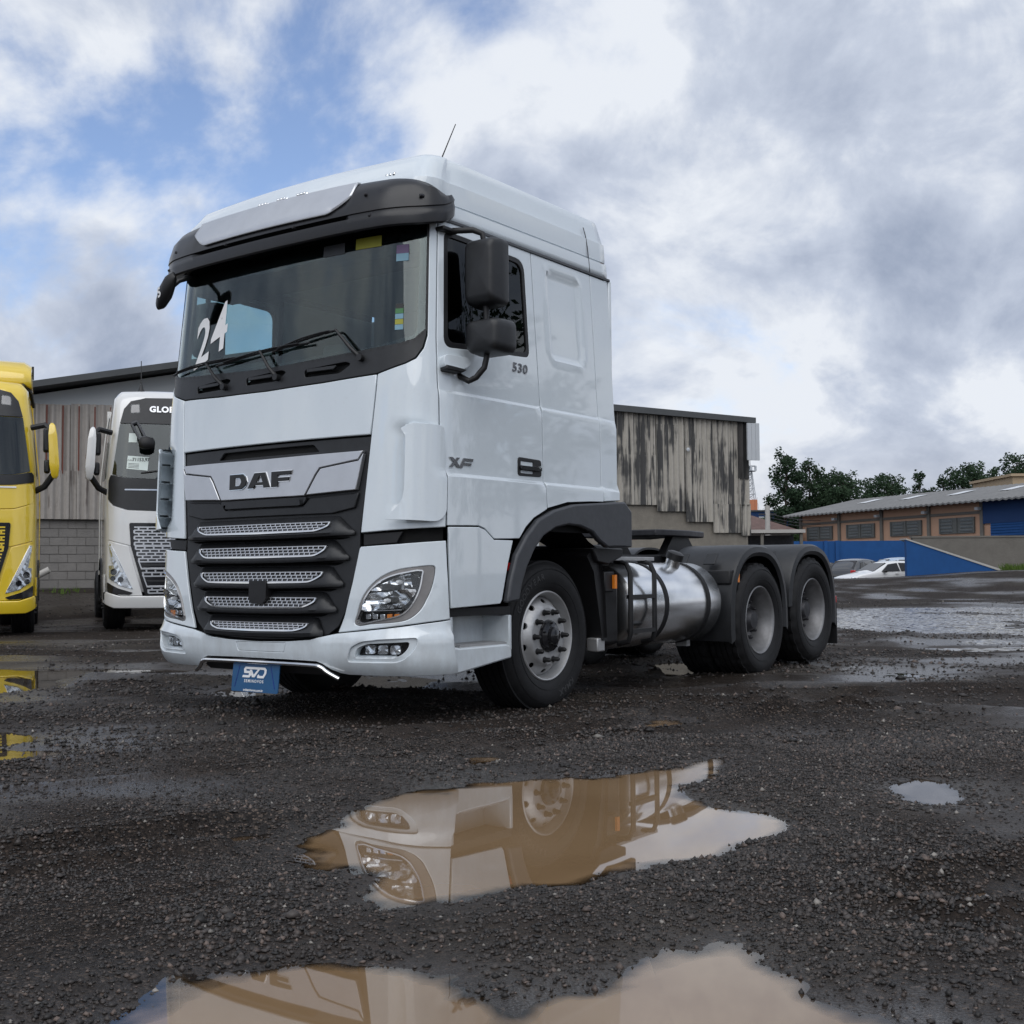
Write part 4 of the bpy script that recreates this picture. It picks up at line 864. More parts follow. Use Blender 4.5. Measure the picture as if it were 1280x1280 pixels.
for c in (-.56, -.02, .52):
    panel('grab_recess', [(c-.21,2.17),(c+.21,2.17),(c+.21,2.265),(c-.21,2.265)], 'black_plastic', cw_, S, off=-.055, th=.008, step=.08, bevel=0)
    panel('grab_bar', rounded([(c-.17,2.214),(c+.06,2.214),(c+.075,2.238),(c-.17,2.236)], .01, 2), 'dark_plastic', cw_, S, off=.0, th=.016, step=.05, bevel=.004)
# windscreen
ws_half = [(0,2.27),(.21,2.275),(.76,2.30),(1.046,2.325),(1.15,2.35),(1.228,2.42),(1.230,3.115),(0,3.125)]
ws_loop = ws_half+[(-t, w) for t, w in ws_half[-2:0:-1]]
inner = rounded([(-1.165,2.39),(-.9,2.335),(0,2.30),(.9,2.335),(1.165,2.39),(1.175,3.0),(.9,2.985),(.45,2.95),(0,2.93),(-.45,2.95),(-.9,2.985),(-1.175,3.0)], [.05]+[.0]*3+[.05,.06]+[0]*5+[.06], 4)
ws = panel('windscreen', ws_loop, 'windscreen_glass', truck, S, off=-.014, th=.002, step=.08, bevel=0)
panel('windscreen_border', ws_loop, 'gloss_black', ws, S, off=-.019, th=.002, step=.06, holes=[inner], bevel=0)
seal = [(t, w) for t, w in resample(ws_loop, .05)]
strip_on(S, seal, .016, -.016, .012, closed=True).build('rubber_seal', 'black_plastic', ws, us=True)
# wipers: pivot on the cowl, arm up to the blade
def wiper(pv, tip, b0, b1):
    e = empty('wiper'); e.parent = truck
    g = G(); g.lathe([(0,.03),(.018,.03),(.022,.0),(.022,-.02)], (0,0,0), 'u', 12); 
    a = S.pt(*pv, .01); m = S.pt(pv[0]+(tip[0]-pv[0])*.35, pv[1]+(tip[1]-pv[1])*.35, .035); b = S.pt(*tip, .03); g = G(); g.tube([a, m, b], [.016, .013, .008], 8); g.tube([S.pt(*pv, -.01), S.pt(*pv, .03)], .022, 10); g.build('arm', 'black_plastic', e, us=True)
    pts = [S.pt(b0[0]+(b1[0]-b0[0])*k/10, b0[1]+(b1[1]-b0[1])*k/10+.010*math.sin(math.pi*k/10), .016) for k in range(11)]; g = G(); g.tube(pts, .0075, 6); g.build('blade', 'black_plastic', e, us=True)
    pts = [S.pt(b0[0]+(b1[0]-b0[0])*k/6*.8+.1*(b1[0]-b0[0]), b0[1]+(b1[1]-b0[1])*(k/6*.8+.1)+.008+.012*math.sin(math.pi*k/6), .026) for k in range(7)]; g = G(); g.tube(pts, .005, 6); g.build('blade_bridge', 'black_plastic', e, us=True)
wiper((-.42,2.195), (-.62,2.372), (-1.10,2.355), (-.22,2.372)); wiper((.10,2.205), (-.06,2.395), (-.52,2.345), (.38,2.40)); wiper((.79,2.262), (.60,2.455), (.05,2.372), (.60,2.455))
# cab number on the glass and inspection stickers
V, F = text_geo('24', .46, .0, bold=.008, sx=.80, spacing=1.06); g = G(); rr = .16
x = V[:,0]*math.cos(rr)-V[:,1]*math.sin(rr)*0; y = V[:,1]+V[:,0]*.34
g.add(S.pt(-.655+x, 2.565+y, np.full(len(V), -.010)), F); g.build('windscreen_number', 'print_white', ws, us=True, smooth=0)
def sticker(t, w, dt, dw, mat, off=-.0105): panel('sticker', [(t-dt/2,w-dw/2),(t+dt/2,w-dw/2),(t+dt/2,w+dw/2),(t-dt/2,w+dw/2)], mat, ws, S, off=off, th=.0008, step=.1, bevel=0)
sticker(1.055, 2.93, .085, .055, 'sticker_purple'); sticker(1.055, 2.878, .085, .048, 'sticker_blue'); sticker(1.045, 2.57, .05, .03, 'print_black')
for k, m_ in enumerate(('sticker_green', 'sticker_blue', 'sticker_yellow', 'sticker_blue')): sticker(1.045, 2.54-.034*k, .055, .032, m_)
sticker(.80, 3.0, .20, .07, 'sticker_yellow'); sticker(.52, 2.99, .18, .07, 'grey_plastic')
# --- doors and side panels
door_loop = [(1.300,3.120),(1.298,2.38),(1.319,1.84),(1.342,1.66),(1.360,1.53),(1.360,1.232),(1.64,1.238),(1.70,1.222),(1.785,1.165),(1.80,1.160),(2.055,1.166),(2.13,1.244),(2.22,1.305),(2.375,1.368),(2.362,1.55),(2.352,2.06),(2.328,3.105)]
win = rounded([(1.350,3.052),(1.352,2.318),(2.262,2.375),(2.248,3.030)], [.05,.07,.05,.09], 5)
sd = []
for side, mir in ((1, False), (-1, True)):
    d = panel('door', door_loop, 'white_paint', truck, S, holes=[win], step=.06, rows=(2.036,2.044,2.052,2.058,1.53,1.541,1.548,1.554), mir=mir, bevel=.004, th=.02); sd.append(d)
    wl = rounded([(1.344,3.058),(1.346,2.312),(2.268,2.369),(2.254,3.036)], [.05,.07,.05,.09], 5); wi = rounded([(1.385,3.022),(1.388,2.355),(2.235,2.405),(2.222,3.0)], [.04,.06,.04,.08], 5)
    panel('window_frame', wl, 'black_plastic', d, S, off=-.002, th=.015, holes=[wi], step=.06, mir=mir, bevel=.002)
    panel('window_pane', wl, 'tinted_glass' if side > 0 else 'windscreen_glass', d, S, off=-.012, th=.002, step=.1, mir=mir, bevel=0)
    # handle
    hl = rounded([(2.07,1.698),(2.07,1.575),(2.338,1.580),(2.335,1.692)], .025, 3)
    h = panel('handle', hl, 'black_plastic', d, S, off=.006, th=.02, step=.05, mir=mir, bevel=.004, holes=[rounded([(2.10,1.672),(2.10,1.645),(2.24,1.645),(2.24,1.672)], .006, 2), rounded([(2.10,1.612),(2.10,1.594),(2.24,1.594),(2.24,1.612)], .006, 2)])
    panel('handle_grip', rounded([(2.085,1.642),(2.085,1.616),(2.32,1.616),(2.32,1.642)], .008, 3), 'gloss_black', d, S, off=.022, th=.016, step=.05, mir=mir, bevel=.004)
    panel('door_lock', rounded([(2.282,1.650),(2.282,1.630),(2.302,1.630),(2.302,1.650)], .008, 3), 'chrome', d, S, off=.026, th=.01, step=.02, mir=mir, bevel=0)
    def emb(t, w, c=(2.72,2.715), hx=.215, hy=.312, r=.06):
        qx = np.abs(t-c[0]+(w-c[1])*.03)-hx+r; qy = np.abs(w-c[1])-hy+r; dd = np.hypot(np.maximum(qx, 0), np.maximum(qy, 0))+np.minimum(np.maximum(qx, qy), 0)-r
        return -.016*np.clip(-dd/.022, 0, 1)+.006*np.exp(-((dd-.006)/.012)**2)
    panel('sleeper_side_panel', [(2.336,3.105),(2.360,2.06),(2.370,1.55),(2.384,1.376),(2.62,1.425),(2.90,1.442),(3.092,1.450),(3.085,2.06),(3.072,3.098)], 'white_paint', truck, S, step=.028, rows=(2.036,2.044,2.052,2.058,1.53,1.541,1.548,1.554), mir=mir, bevel=.004, th=.02, offfn=emb, smooth=50)
    panel('rear_corner_panel', [(3.080,3.098),(3.093,2.06),(3.100,1.452),(3.318,1.468),(3.318,3.095)], 'white_paint', truck, S, step=.06, rows=(2.036,2.044,2.052,2.058,1.53,1.541,1.548,1.554), mir=mir, bevel=.006, th=.02)
    # lower valance, side skirt behind the bumper
    panel('entry_panel', [(1.366,1.222),(1.64,1.228),(1.70,1.212),(1.79,1.152),(1.985,1.152),(1.93,1.0),(1.868,.775),(1.850,.752),(1.394,.735)], 'white_paint', truck, S, off=.002, step=.06, mir=mir, bevel=.004, th=.02)
g = G(); g.box((2.312, 0, 2.28), (.04, 2.41, 1.66)); g.build('rear_wall', 'white_paint', truck, us=True, bevel=.01)
near_door, far_door = sd
P2('side_lining', [(2.30,3.10),(2.34,1.45),(3.32,1.45),(3.32,3.10)], 'headliner', off=-.036, th=.008, step=.15, bevel=0)
V, F = text_geo('530', .085, .003, bold=.0012, sx=1.25, spacing=1.1, shear=.12); g = G(); g.add(S.pt(2.135+V[:,0], 2.285+V[:,1], .004+V[:,2]), F); g.build('power_badge', 'badge_metal', near_door, us=True, smooth=0)
X_ = [[(0,0),(.028,0),(.10,.075),(.072,.075)], [(.0,.075),(.030,.075),(.075,.038),(.105,0),(.070,0),(.045,.03)], [(.095,0),(.125,0),(.150,.055),(.235,.055),(.240,.075),(.138,.075)], [(.13,.022),(.215,.022),(.22,.040),(.137,.040)]]
g = G()
for pl in X_: g.prism(pl, lambda x, y: tuple(S.pt(1.385+x*.9, 1.587+y*.8, .002)), lambda x, y: tuple(S.pt(1.385+x*.9, 1.587+y*.8, .008)))
g.build('model_badge', 'badge_metal', near_door, us=True, smooth=0)
# gutter and roof
for mir in (False, True): sgn = -1 if mir else 1; strip_on(S, [(t, np.interp(t, [1.24,2.3,3.32], [3.118,3.108,3.105])+.004) for t in np.linspace(1.30, 3.345, 60)], .016, -.006, .016, mir=mir).build('rain_gutter', 'grey_plastic', truck, us=True)
def roof_shell():
    ts = np.concatenate([np.linspace(-3.32, -1.3, 30), np.linspace(-1.27, 1.27, 61), np.linspace(1.3, 3.32, 30)])
    rows = []
    def row(w, extra_u=0, inset=0, crown=0):
        p = S.at(ts, np.full(len(ts), w)); a = np.abs(ts); fr = np.clip(1-(S.C[:,0][np.searchsorted(S.L, np.minimum(a, S.L[-1]-1e-6))]-.1)/.9, 0, 1)
        p[:,0] += extra_u*fr; p[:,1] *= (1-inset/1.25)
        q = np.clip((w-3.14)/.20, 0, 1); q = q*q*(3-2*q)
        if q > 0:                                                   # upper roof: flat front, tight corner radius, straight sides
            sd_ = 1.252-float(np.interp(w, *S.ins))-inset; r_ = .11; u0 = float(np.interp(w, *S.rk))+extra_u; k1 = np.where(a > 1.29)[0]; u1 = float(np.interp(1.3, S.L, S.C[:,0])+np.interp(w, *S.rk)*.85)+extra_u*.85
            for i in range(len(ts)):
                f = a[i]
                if f > 1.3: continue
                L1 = sd_-r_; f = f/1.3*(L1+.5*math.pi*r_+.02)
                if f <= L1: uu, ss = u0+.085*(f/1.1)**2, f
                else:
                    th = min((f-L1)/r_, math.pi/2); uc = u0+.085*(L1/1.1)**2+r_; uu, ss = uc-r_*math.cos(th), L1+r_*math.sin(th)
                uu = uu if f < L1 else uu+(u1-(u0+.085*(L1/1.1)**2+r_))*np.clip((f-L1)/(.5*math.pi*r_), 0, 1)**2
                p[i,0] = p[i,0]*(1-q)+uu*q; p[i,1] = p[i,1]*(1-q)+math.copysign(ss, ts[i])*q
        return p
    for (w, eu, ins) in ((3.118,0,0),(3.16,.0,-.004),(3.222,.0,-.004),(3.228,.004,.012),(3.238,.006,.014),(3.24,.006,.006),(3.30,.006,.002),(3.376,.006,-.004),(3.382,.008,.010),(3.44,.03,.012),(3.50,.07,.014),(3.545,.095,.016),(3.568,.125,.026),(3.578,.155,.045),(3.582,.22,.09)): rows.append(row(w, eu, ins, 0))
    last = rows[-1]
    for f in (.8, .55, .3, .05): q = last.copy(); c = np.array([1.35, 0, 3.58]); q[:,0] = c[0]+(last[:,0]-c[0])*(.5+.5*f); q[:,1] = last[:,1]*f; q[:,2] = last[:,2]+(c[2]-last[:,2])*(1-f**2); rows.append(q)
    g = G(); g.grid([list(r) for r in rows]); return g.flip()
rf = roof_shell().build('roof', 'white_paint', truck, us=True, smooth=28, recalc=False)
so = rf.modifiers.new('thick', 'SOLIDIFY'); so.thickness = .012; so.offset = -1
g = G(); g.prism([(-1.14,3.0),(1.14,3.0),(1.13,3.3),(1.06,3.46),(.9,3.55),(0,3.56),(-.9,3.55),(-1.06,3.46),(-1.13,3.3)], lambda s, w: (2.338, s, w), lambda s, w: (2.352, s, w)); g.build('roof_rear', 'white_paint', truck, us=True, smooth=0)
for sgn in (1, -1):
    pts = [S.at(sgn*3.08, w)+np.array([0, sgn*.003, 0]) for w in (3.12, 3.2, 3.3, 3.4, 3.46)]; g = G(); g.tube([tuple(p) for p in pts], .004, 6); g.build('roof_seam', 'grey_plastic', rf, us=True)
# sun visor
def visor():
    g = G(); T = np.linspace(-1.40, 1.40, 113); rows = []
    for t in T:
        a = abs(t); e = np.clip((a-.95)/.45, 0, 1); d = .135*(1-e**2*.70); wb = 3.03+.012*(a/1.0)**2+.085*np.clip((a-1.12)/.28, 0, 1)**2; wt = 3.37-.012*a-.10*e**2.4
        sl = float(np.clip((.74-a)/.06, 0, 1)); wt = wt-.075*float(np.clip((.74-a)/.10, 0, 1))
        n = S.pt(t, 3.1, 1.0)-S.pt(t, 3.1, 0.0); n = np.array([n[0], n[1], 0]); n /= np.linalg.norm(n); p0 = S.at(t, 3.1)
        pr = [(.02, wb+.05), (d-.012, wb), (d, wb+.008), (d+.006, wb+.05), (d+.004, wb+.076), (d-.05*sl, wb+.082), (d-.05*sl, wb+.102), (d+.006, wb+.108), (d-.002, wb+.15), (d-.03-.02*sl, min(wb+.24, wt-.03)), (d-.075*(1-.3*e), wt-.02), (d-.10*(1-.3*e), wt), (.0, wt+.004)]
        rows.append([p0+n*o+np.array([0, 0, max(min(w, wt+.004), wb)-3.1]) for o, w in pr])
    g.grid([list(r) for r in rows]); return g
vz = visor().build('sun_visor', 'visor_black', truck, us=True, smooth=40, recalc=False); so = vz.modifiers.new('thick', 'SOLIDIFY'); so.thickness = .006; so.offset = 0
def visor_strip():
    g = G(); T = np.linspace(-.76, .76, 61); rows = []
    for t in T:
        a = abs(t); k = np.clip((a-.58)/.18, 0, 1)**1.4; wb = 3.168+.10*k; wt = 3.376; n = S.pt(t, 3.1, 1.0)-S.pt(t, 3.1, 0.0); n = np.array([n[0], n[1], 0]); n /= np.linalg.norm(n); p0 = S.at(t, 3.1)
        pr = [(.10, wb), (.152-.04*k, wb), (.156-.042*k, wb+.012), (.140-.04*k, wb+.055*(1-.4*k)), (.050, wt-.004), (.020, wt)]
        rows.append([p0+n*o+np.array([0, 0, w-3.1]) for o, w in pr])
    g.grid([list(r) for r in rows]); return g
vs_ = visor_strip().build('visor_trim', 'silver', vz, us=True, smooth=40, recalc=False); so = vs_.modifiers.new('thick', 'SOLIDIFY'); so.thickness = .008; so.offset = -1
for (t, w) in ((-.98,3.20),(-1.10,3.10),(-.36,3.135),(.30,3.135),(.86,3.26),(.90,3.12),(1.18,3.22)):
    n = S.pt(t, 3.1, 1.0)-S.pt(t, 3.1, 0.0); p = S.at(t, 3.1)+np.array([n[0], n[1], 0])*(.142-.03*max(0, abs(t)-.8)-.25*max(0, w-3.18)); p[2] = w
    g = G(); g.lathe([(0,-.012),(.008,-.010),(.012,0),(.012,.02)], tuple(p), 'u', 10); g.build('visor_screw', 'steel_dark', vz, us=True)
# roof marker lamps, antenna
for t in (-.96, -.24, -.04, .16, .94):
    p = S.at(t, 3.40); p[0] += .045; e = empty('marker_lamp'); e.parent = truck; e.location = (p[0], -p[1], 3.425)
    g = G(); g.box((0,0,0), (.05, .105, .030)); g.build('base', 'chrome', e, us=True, bevel=.01)
    g = G()
    for q in (-.03, 0, .03): g.lathe([(0,-.040),(.011,-.034),(.014,-.022),(.014,0)], (0, q, .004), 'u', 10)
    g.build('lens', 'chrome', e, us=True)
e = empty('antenna'); e.parent = truck; g = G(); g.lathe([(0,.05),(.012,.045),(.028,0)], (.72, .86, 3.565), 'w', 12); g.build('base', 'black_plastic', e, us=True); g = G(); g.tube([(.72,.86,3.60),(.80,.95,3.90)], [.005,.003], 6); g.build('whip', 'black_plastic', e, us=True)
# --- mirrors
def mirror(sgn):
    e = empty('mirror'); e.parent = truck; f = (lambda p: p) if sgn > 0 else (lambda p: (p[0]+.11, -(p[1]-(.07 if p[1] > 1.3 else 0)), p[2]))
    def pod(name, c, d, r, taper=.0):
        n = 18; g = G(); rows = []
        L = rounded([(-d[1]/2,-d[2]/2),(d[1]/2,-d[2]/2),(d[1]/2,d[2]/2),(-d[1]/2,d[2]/2)], r, 5)
        for k, (q, sc) in enumerate(((-.5,.0),(-.5,.70),(-.44,.86),(-.28,.95),(.1,1.0),(.45,1.0),(.5,.97),(.5,.0))):
            rows.append([f((c[0]+q*d[0], c[1]+s*sc, c[2]+w*sc)) for s, w in L])
        g.grid(rows, close=True); return g.build(name, 'dark_plastic', e, us=True, smooth=50)
    pod('main_housing', (.53, 1.395, 2.785), (.17, .235, .42), .045); pod('wide_housing', (.535, 1.42, 2.385), (.20, .265, .215), .06)
    for (c, d) in (((.617, 1.395, 2.785), (.19, .37)), ((.637, 1.42, 2.385), (.21, .17))):
        g = G(); g.box(f(c), (.004, d[0], d[1])); g.build('mirror_glass', 'chrome', e, us=True)
    g = G(); g.tube([f(p) for p in ((.42,1.16,3.05),(.43,1.22,3.055),(.49,1.33,3.055),(.52,1.38,3.03),(.53,1.39,2.95),(.535,1.395,2.5),(.535,1.395,2.26),(.525,1.385,2.20),(.50,1.34,2.14),(.48,1.30,2.12),(.46,1.25,2.15),(.46,1.20,2.19))], .019, 10); g.build('arm', 'black_plastic', e, us=True)
    g = G(); g.box(f((.40,1.18,3.055)), (.14, .10, .028)); g.build('upper_bracket', 'black_plastic', e, us=True, bevel=.008)
    pb = rounded([(1.315,2.262),(1.318,2.180),(1.44,2.172),(1.535,2.215),(1.535,2.262)], .03, 4)
    panel('lower_bracket', pb, 'white_paint', e, S, off=.055, th=.08, step=.05, bevel=.012, mir=sgn < 0)
    panel('bracket_underside', [(1.325,2.196),(1.325,2.165),(1.45,2.160),(1.50,2.185)], 'black_plastic', e, S, off=.065, th=.08, step=.05, bevel=.008, mir=sgn < 0)
mirror(1); mirror(-1)
e = empty('front_mirror'); e.parent = truck       # kerb mirror on the far windscreen corner
g = G(); rows = []
for k, (x, r) in enumerate(((-.04,.0),(-.02,.05),(.06,.095),(.16,.10),(.25,.06),(.28,.0))):
    rows.append([(-.055+.035*math.cos(q)*r/.075-.10*x, -.995+x*.72, 2.835+x*.50+r*.88*math.sin(q)) for q in np.linspace(0, 2*math.pi, 15)[:-1]])
g.grid(rows, close=True); mh = g.build('housing', 'black_plastic', e, us=True, smooth=60)
g = G(); g.tube([(-.06,-.90,2.90),(.0,-.86,2.97),(.10,-.86,3.02)], .016, 8); g.build('arm', 'black_plastic', e, us=True)
V, F = text_geo('S', .085, .0, bold=.003, sx=1.0, shear=.3); g = G(); rr = .5; g.add([(-.102-.1*(.1+q[0]*.8), -.935+q[0]*math.cos(rr)-q[1]*math.sin(rr), 2.875+q[0]*math.sin(rr)+q[1]*math.cos(rr)) for q in V], F); g.build('mirror_mark', 'print_white', e, us=True, smooth=0)
# --- corner air vanes
vane = rounded([(1.00,1.255),(1.155,1.29),(1.155,1.29),(1.155,1.80),(1.20,1.832),(1.325,1.825),(1.345,1.70),(1.350,1.30),(1.28,1.25)], [.01,.0,.0,.0,.03,.03,.03,.05,.05], 4)
vl = rounded([(1.02,1.262),(1.115,1.36),(1.125,1.45),(1.125,1.76),(1.10,1.80),(1.15,1.834),(1.335,1.830),(1.352,1.66),(1.352,1.30),(1.30,1.252)], [.01,.05,.0,.03,.01,.02,.03,.03,.05,.03], 4)
for mir in (False, True):
    vp = panel('air_vane', vl, 'white_paint', truck, S, off=.0, th=.010, step=.03, mir=mir, bevel=.004, bstep=.03, offfn=lambda t, w: .010+.068*np.clip((1.355-t)/.24, 0, 1)**.8, smooth=60)
    sg = -1 if mir else 1
    for w in (1.275, 1.36, 1.48, 1.60, 1.72, 1.822):
        g = G(); rows = []
        for t in np.linspace(1.13 if 1.3 < w < 1.8 else 1.12, 1.34, 9): rows.append([S.pt(sg*t, w-.006, -.01), S.pt(sg*t, w-.006, .000+.052*np.clip((1.35-t)/.23, 0, 1)), S.pt(sg*t, w+.006, .000+.052*np.clip((1.35-t)/.23, 0, 1)), S.pt(sg*t, w+.006, -.01)])
        g.grid([list(r) for r in rows], close=True); g.build('vane_rib', 'white_paint', vp, us=True, smooth=0)
# --- grille
gs = [(-.866,1.776),(.866,1.776),(.838,1.45),(.806,1.196),(.806,1.09),(.758,.91),(.702,.715),(.655,.632),(.58,.580),(.45,.553),(.25,.540),(0,.534)]
gs_loop = gs[1:]+[(-t, w) for t, w in gs[-2:0:-1]]
slots = [rounded([(-.42,1.752),(.42,1.752),(.47,1.705),(-.47,1.705)], .01, 2)]
SL = [(1.262, 1.212, .775, .650, .610, .500), (1.116, 1.060, .735, .625, .585, .485), (.958, .900, .695, .600, .560, .450), (.800, .744, .645, .555, .510, .395), (.643, .597, .545, .495, .445, .345)]
gaps = []
for (mt, mb, he, ht, h1, h2) in SL[:4]: pass
for i in range(4):
    wtop = SL[i][1]-.045; wbot = SL[i+1][0]+.042; hh = (SL[i][2]+SL[i+1][2])/2-.03; gaps.append(rounded([(-hh,wtop),(hh,wtop),(hh-.05,wbot),(-hh+.05,wbot)], .008, 2))
gp = panel('grille', gs_loop, 'dark_plastic', truck, S, off=-.016, th=.02, step=.06, holes=slots+gaps, bevel=.003)
panel('grille_cavity', [(t*.97, w) for t, w in gs_loop], 'cavity_black', gp, S, off=-.075, th=.01, step=.1, bevel=0)
for i, (mt, mb, he, ht, h1, h2) in enumerate(SL):
    # moulded slat: a wedge, deep at its lower lip
    g = G(); rows = []
    for t in np.linspace(-he, he, 49):
        a = abs(t); k = np.clip((he-a)/(he-ht), 0, 1); top = mb-.020+(mt+.036-(mb-.020))*k; lip = mb-.024+.012*(a/he)**2
        rows.append([S.pt(t, top, -.010), S.pt(t, top*.4+lip*.6, -.006+.030*k), S.pt(t, lip, -.004+.048*k), S.pt(t, lip-.016, -.006+.044*k), S.pt(t, lip-.022, -.03)])
    g.grid([list(r) for r in rows]); so_ = g.build('slat', 'dark_plastic', truck, us=True, smooth=45, recalc=False); m_ = so_.modifiers.new('thick', 'SOLIDIFY'); m_.thickness = .004; m_.offset = -1
    off = lambda w: .016+.030*(mt+.03-w)/(mt-mb+.05)
    # chrome U trim
    path = smoothloop([(-h1,mt),(-h1+.012,mt-.022),(-h2-.03,mb+.004),(-h2+.02,mb-.003),(-h2*.5,mb-.006),(0,mb-.008),(h2*.5,mb-.006),(h2-.02,mb-.003),(h2+.03,mb+.004),(h1-.012,mt-.022),(h1,mt)], 5, closed=False)
    g = G(); rows = []
    for j, (t, w) in enumerate(path):
        d = np.array(path[min(j+1, len(path)-1)])-np.array(path[max(j-1, 0)]); d = d/np.linalg.norm(d); q = np.array([-d[1], d[0]])*.0055; o_ = off(w)
        rows.append([S.pt(t-q[0], w-q[1], o_-.004), S.pt(t-q[0]*.8, w-q[1]*.8, o_+.008), S.pt(t+q[0]*.8, w+q[1]*.8, o_+.008), S.pt(t+q[0], w+q[1], o_-.004)])
    g.grid([list(r) for r in rows], close=True); g.build('chrome_trim', 'chrome', so_, us=True)
    # dark bed and bright lattice with offset openings
    bed = [(-h1,mt+.004),(-h2,mb-.004),(h2,mb-.004),(h1,mt+.004)]
    panel('mesh_bed', bed, 'cavity_black', so_, S, off=.010, th=.004, step=.08, bevel=0, offfn=lambda t, w: .028*(mt+.03-w)/(mt-mb+.05))
    g = G(); nr = 3; hgt = (mt-mb)
    for r in range(nr+1):
        w = mb+hgt*r/nr; hw = h2+(h1-h2)*r/nr
        for q in range(24):
            t0, t1 = -hw+2*hw*q/24, -hw+2*hw*(q+1)/24; o_ = off(w)
            g.add([S.pt(t0,w-.0030,o_), S.pt(t1,w-.0030,o_), S.pt(t1,w+.0030,o_), S.pt(t0,w+.0030,o_)], [(0,1,2,3)])
        if r < nr:
            pit = .043; x = -hw+(pit/2 if r % 2 else 0)
            while x < hw:
                o0, o1 = off(w), off(w+hgt/nr); g.add([S.pt(x-.0038,w,o0+.001), S.pt(x+.0038,w,o0+.001), S.pt(x+.0038,w+hgt/nr,o1+.001), S.pt(x-.0038,w+hgt/nr,o1+.001)], [(0,1,2,3)]); x += pit
    tag(g.build('mesh', 'silver', so_, us=True, smooth=0, recalc=False), kind='stuff')
panel('sensor_cover', rounded([(-.04,.905),(.115,.905),(.115,.79),(.085,.762),(-.015,.762),(-.04,.79)], .012, 3), 'black_plastic', gp, S, off=.058, th=.07, step=.04, bevel=.006)
# badge bar
bmid = [(-.505,1.600),(-.470,1.560),(-.385,1.432),(.385,1.432),(.470,1.560),(.505,1.600),(.80,1.636),(.835,1.688),(0,1.680),(-.835,1.688),(-.80,1.636)]
bp = panel('badge_bar', bmid, 'silver', truck, S, off=.020, th=.035, step=.05, bevel=.004)
P2('badge_wing', [(.515,1.594),(.482,1.556),(.402,1.436),(.790,1.452),(.806,1.52),(.838,1.672),(.805,1.628)], 'silver', parent=gp, off=.022, th=.035, step=.05, bevel=.004)
panel('badge_lip', rounded([(-.40,1.424),(.40,1.424),(.385,1.385),(.34,1.372),(-.34,1.372),(-.385,1.385)], .02, 3), 'dark_plastic', gp, S, off=.014, th=.03, step=.05, bevel=.006)
panel('grille_brow', [(-.80,1.435),(-.42,1.418),(-.36,1.366),(.36,1.366),(.42,1.418),(.80,1.435),(.772,1.345),(.60,1.315),(-.60,1.315),(-.772,1.345)], 'dark_plastic', gp, S, off=.002, th=.02, step=.05, bevel=.006)
LET = {'D': [[(0,0),(.118,0),(.155,.025),(.168,.06),(.155,.095),(.128,.118),(0,.118)], [(.052,.028),(.052,.090),(.098,.090),(.112,.075),(.116,.055),(.104,.034),(.09,.028)]],
       'A': [[(0,0),(.055,0),(.068,.022),(.145,.022),(.150,0),(.208,0),(.160,.118),(.062,.118)], [(.082,.045),(.108,.092),(.120,.092),(.140,.045)]],
       'F': [[(0,0),(.055,0),(.055,.042),(.150,.042),(.158,.070),(.055,.070),(.055,.090),(.168,.090),(.176,.118),(0,.118)], None]}
for ch, x0 in (('D', -.292), ('A', -.112), ('F', .106)):
    lp, ho = LET[ch]; f = lambda L: [(x0+x, 1.497+y*.83) for x, y in L]
    panel('letter', f(lp), 'print_black', bp, S, off=.030, th=.010, holes=[f(ho)] if ho else (), step=.03, bevel=.0015); panel('letter_edge', f([(x*1.0+(.004 if x > .08 else -.004), y+(.005 if y > .06 else -.005)) for x, y in lp]), 'chrome', bp, S, off=.025, th=.006, holes=[[(x0+x*.9+.009, 1.497+(y*.9+.006)*.83) for x, y in ho]] if ho else (), step=.03, bevel=0)
